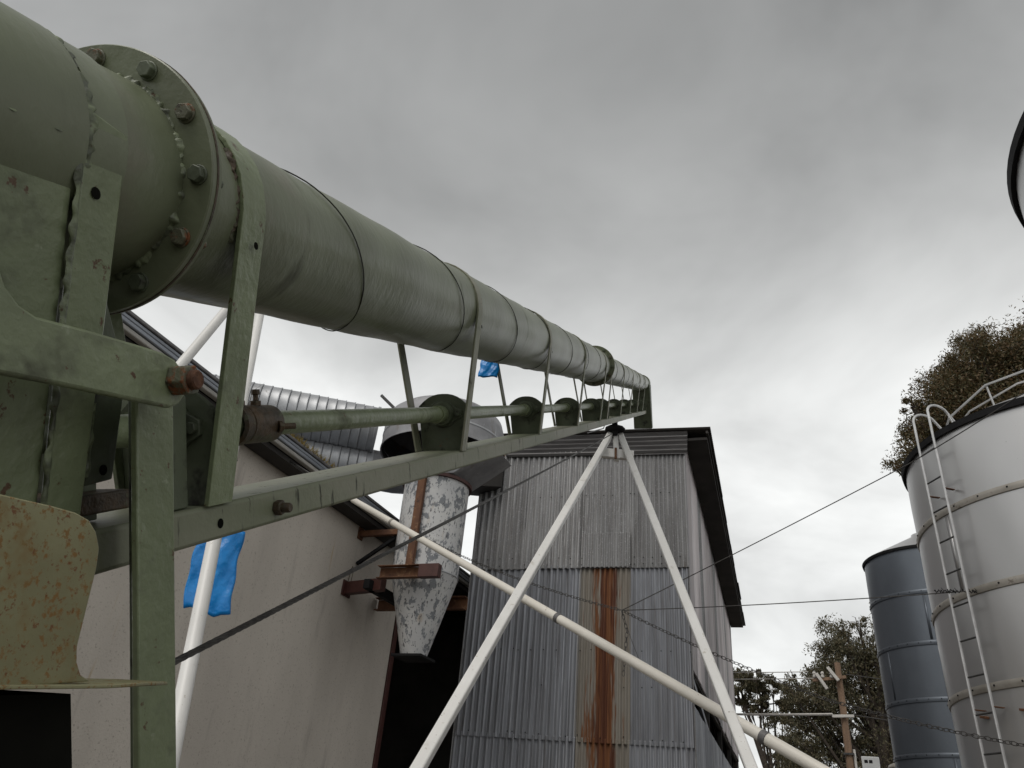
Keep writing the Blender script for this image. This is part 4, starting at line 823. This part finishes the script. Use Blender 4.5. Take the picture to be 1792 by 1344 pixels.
# ================================================================== trees
def tree(name, base, clumps, n_leaves, leaf, mat, label, trunk_r=0.25, droop=0.3, seed=1, tuftr=(.14, .30)):
    rg = np.random.default_rng(seed); base = Vector(base); root = empty(name, base, label, 'tree', 'trees behind the yard')
    tr = MB(); rnd = random.Random(seed)
    cl_ = [(Vector(c) - base, r) for c, r in clumps]
    top = max(cl_, key=lambda q: q[0].z)[0]
    trunk = [Vector((0, 0, 0)), Vector((top.x * .08, top.y * .08, top.z * .25)), Vector((top.x * .25, top.y * .25, top.z * .5)), Vector((top.x * .6, top.y * .6, top.z * .78)), top * 0.98]
    tr.tube(trunk, [trunk_r, trunk_r * .85, trunk_r * .65, trunk_r * .4, trunk_r * .08], 9)
    for c, r in cl_:
        k = rnd.choice((1, 2, 2, 3)); s_ = trunk[k].lerp(trunk[k + 1], rnd.random() * .6)
        if c.z < s_.z + .2: s_ = trunk[1]
        m1 = s_.lerp(c, .5) + Vector((rnd.gauss(0, .12), rnd.gauss(0, .12), rnd.uniform(-.1, .25)))
        tr.tube([s_, m1, c], [trunk_r * .34, trunk_r * .22, trunk_r * .09], 6)
        for q in range(5):
            e_ = c + Vector((rnd.gauss(0, 1), rnd.gauss(0, 1), rnd.gauss(.1, .8))).normalized() * r * .85
            tr.tube([c.lerp(m1, .25), c.lerp(e_, .55) + Vector((0, 0, .1)), e_], [trunk_r * .09, trunk_r * .05, trunk_r * .02], 5)
    tr.build('trunk', 'bark', root)
    w = np.array([r ** 2.2 for _, r in cl_]); w /= w.sum(); P = []
    for (c, r), ww in zip(cl_, w):
        nn = int(n_leaves * ww); sub = max(6, int(26 * (r / 1.2) ** 1.6))
        d = rg.normal(size=(sub, 3)); d /= np.linalg.norm(d, axis=1)[:, None]
        sc = np.array(c)[None] + d * (r * rg.uniform(.40, .92, (sub, 1))) * np.array([1, 1, .8])
        idx = rg.integers(0, sub, nn); sr = r * rg.uniform(*tuftr, sub)
        off = np.clip(rg.normal(size=(nn, 3)), -1.5, 1.5) * sr[idx][:, None] * np.array([1, 1, .75])
        P.append(sc[idx] + off)
    P = np.concatenate(P); n = len(P)
    ax = rg.normal(size=(n, 3)) * np.array([1, 1, .7]) - np.array([0, 0, droop * 2]); ax /= np.linalg.norm(ax, axis=1)[:, None]
    sd = np.cross(ax, rg.normal(size=(n, 3))); sd /= np.linalg.norm(sd, axis=1)[:, None]
    ln = leaf * rg.uniform(.7, 1.12, (n, 1)); wd = ln * rg.uniform(.22, .36, (n, 1))
    nr_ = np.cross(ax, sd)
    v = np.stack([P - ax * ln * .5, P + sd * wd * .5 + nr_ * wd * .15, P + ax * ln * .5, P - sd * wd * .5 + nr_ * wd * .15], 1).reshape(-1, 3)
    me = bpy.data.meshes.new('crown'); me.vertices.add(4 * n); me.vertices.foreach_set('co', v.astype(np.float32).ravel())
    me.loops.add(4 * n); me.loops.foreach_set('vertex_index', np.arange(4 * n, dtype=np.int32)); me.polygons.add(n); me.polygons.foreach_set('loop_start', np.arange(0, 4 * n, 4, dtype=np.int32))
    me.update(calc_edges=True); me.materials.append(M[mat]); o = bpy.data.objects.new('crown', me); COL.objects.link(o); o.parent = root
def cloud_clumps(anchors, extra, spread, seed, rmin=.8, rmax=1.4):
    rg = random.Random(seed); res = list(anchors)
    for c, r in list(anchors):
        for k in range(extra):
            d = Vector((rg.gauss(0, 1), rg.gauss(0, 1), rg.gauss(0, .8))).normalized(); res.append((tuple(Vector(c) + d * r * spread * rg.uniform(.7, 1.1)), r * rg.uniform(.35, .55)))
    return res
# dense russet tree behind the ladder silo
c1 = cloud_clumps([((13.4, 18.0, 12.4), 1.9), ((12.6, 18.2, 13.0), 1.25), ((13.5, 17.4, 13.9), 1.4), ((14.6, 16.8, 14.2), 1.3), ((14.6, 17.6, 13.3), 2.1), ((12.35, 18.8, 12.0), 1.2), ((16.4, 16.8, 13.3), 2.2), ((11.55, 18.95, 11.75), 0.85), ((11.95, 18.8, 12.7), 0.95), ((15.0, 18.2, 11.0), 1.4)], 5, .95, 11)
tree('dense_tree', (14.6, 18.4, 0), c1, 200000, 0.115, 'leaf_rusty', 'dense dark russet green tree rising behind the big silo', 0.34, 0.35, 5)
c2 = cloud_clumps([((14.9, 31.6, 8.3), 1.9), ((14.5, 31.8, 9.2), 1.1), ((13.3, 32.3, 6.8), 1.35), ((12.9, 32.6, 5.3), 1.25), ((12.6, 32.7, 7.6), 0.7), ((16.6, 31.0, 8.2), 1.5), ((15.9, 31.1, 9.6), 1.2), ((16.0, 31.0, 9.0), 1.5), ((13.9, 32.1, 7.1), 1.7), ((15.6, 31.6, 6.2), 1.9), ((17.6, 30.6, 7.5), 1.8), ((13.2, 32.6, 5.0), 1.6), ((15.5, 31.6, 4.0), 1.9)], 5, 1.0, 12)
tree('gum_tree', (15.4, 31.8, 0), c2, 105000, 0.14, 'leaf_gum', 'tall olive gum tree behind the timber power pole', 0.28, 0.5, 6, (.11, .25))
c3 = cloud_clumps([((11.6, 33.2, 8.0), 0.8), ((10.7, 33.5, 7.8), 0.9), ((11.9, 33.2, 6.9), 0.85), ((12.5, 33.0, 5.6), 0.7), ((13.0, 33.1, 3.9), 0.9)], 4, 1.0, 13)
tree('gum_tree', (12.3, 33.6, 0), c3, 24000, 0.15, 'leaf_gum', 'smaller drooping gum tree beside the iron building corner', 0.16, 0.6, 7, (.09, .20))
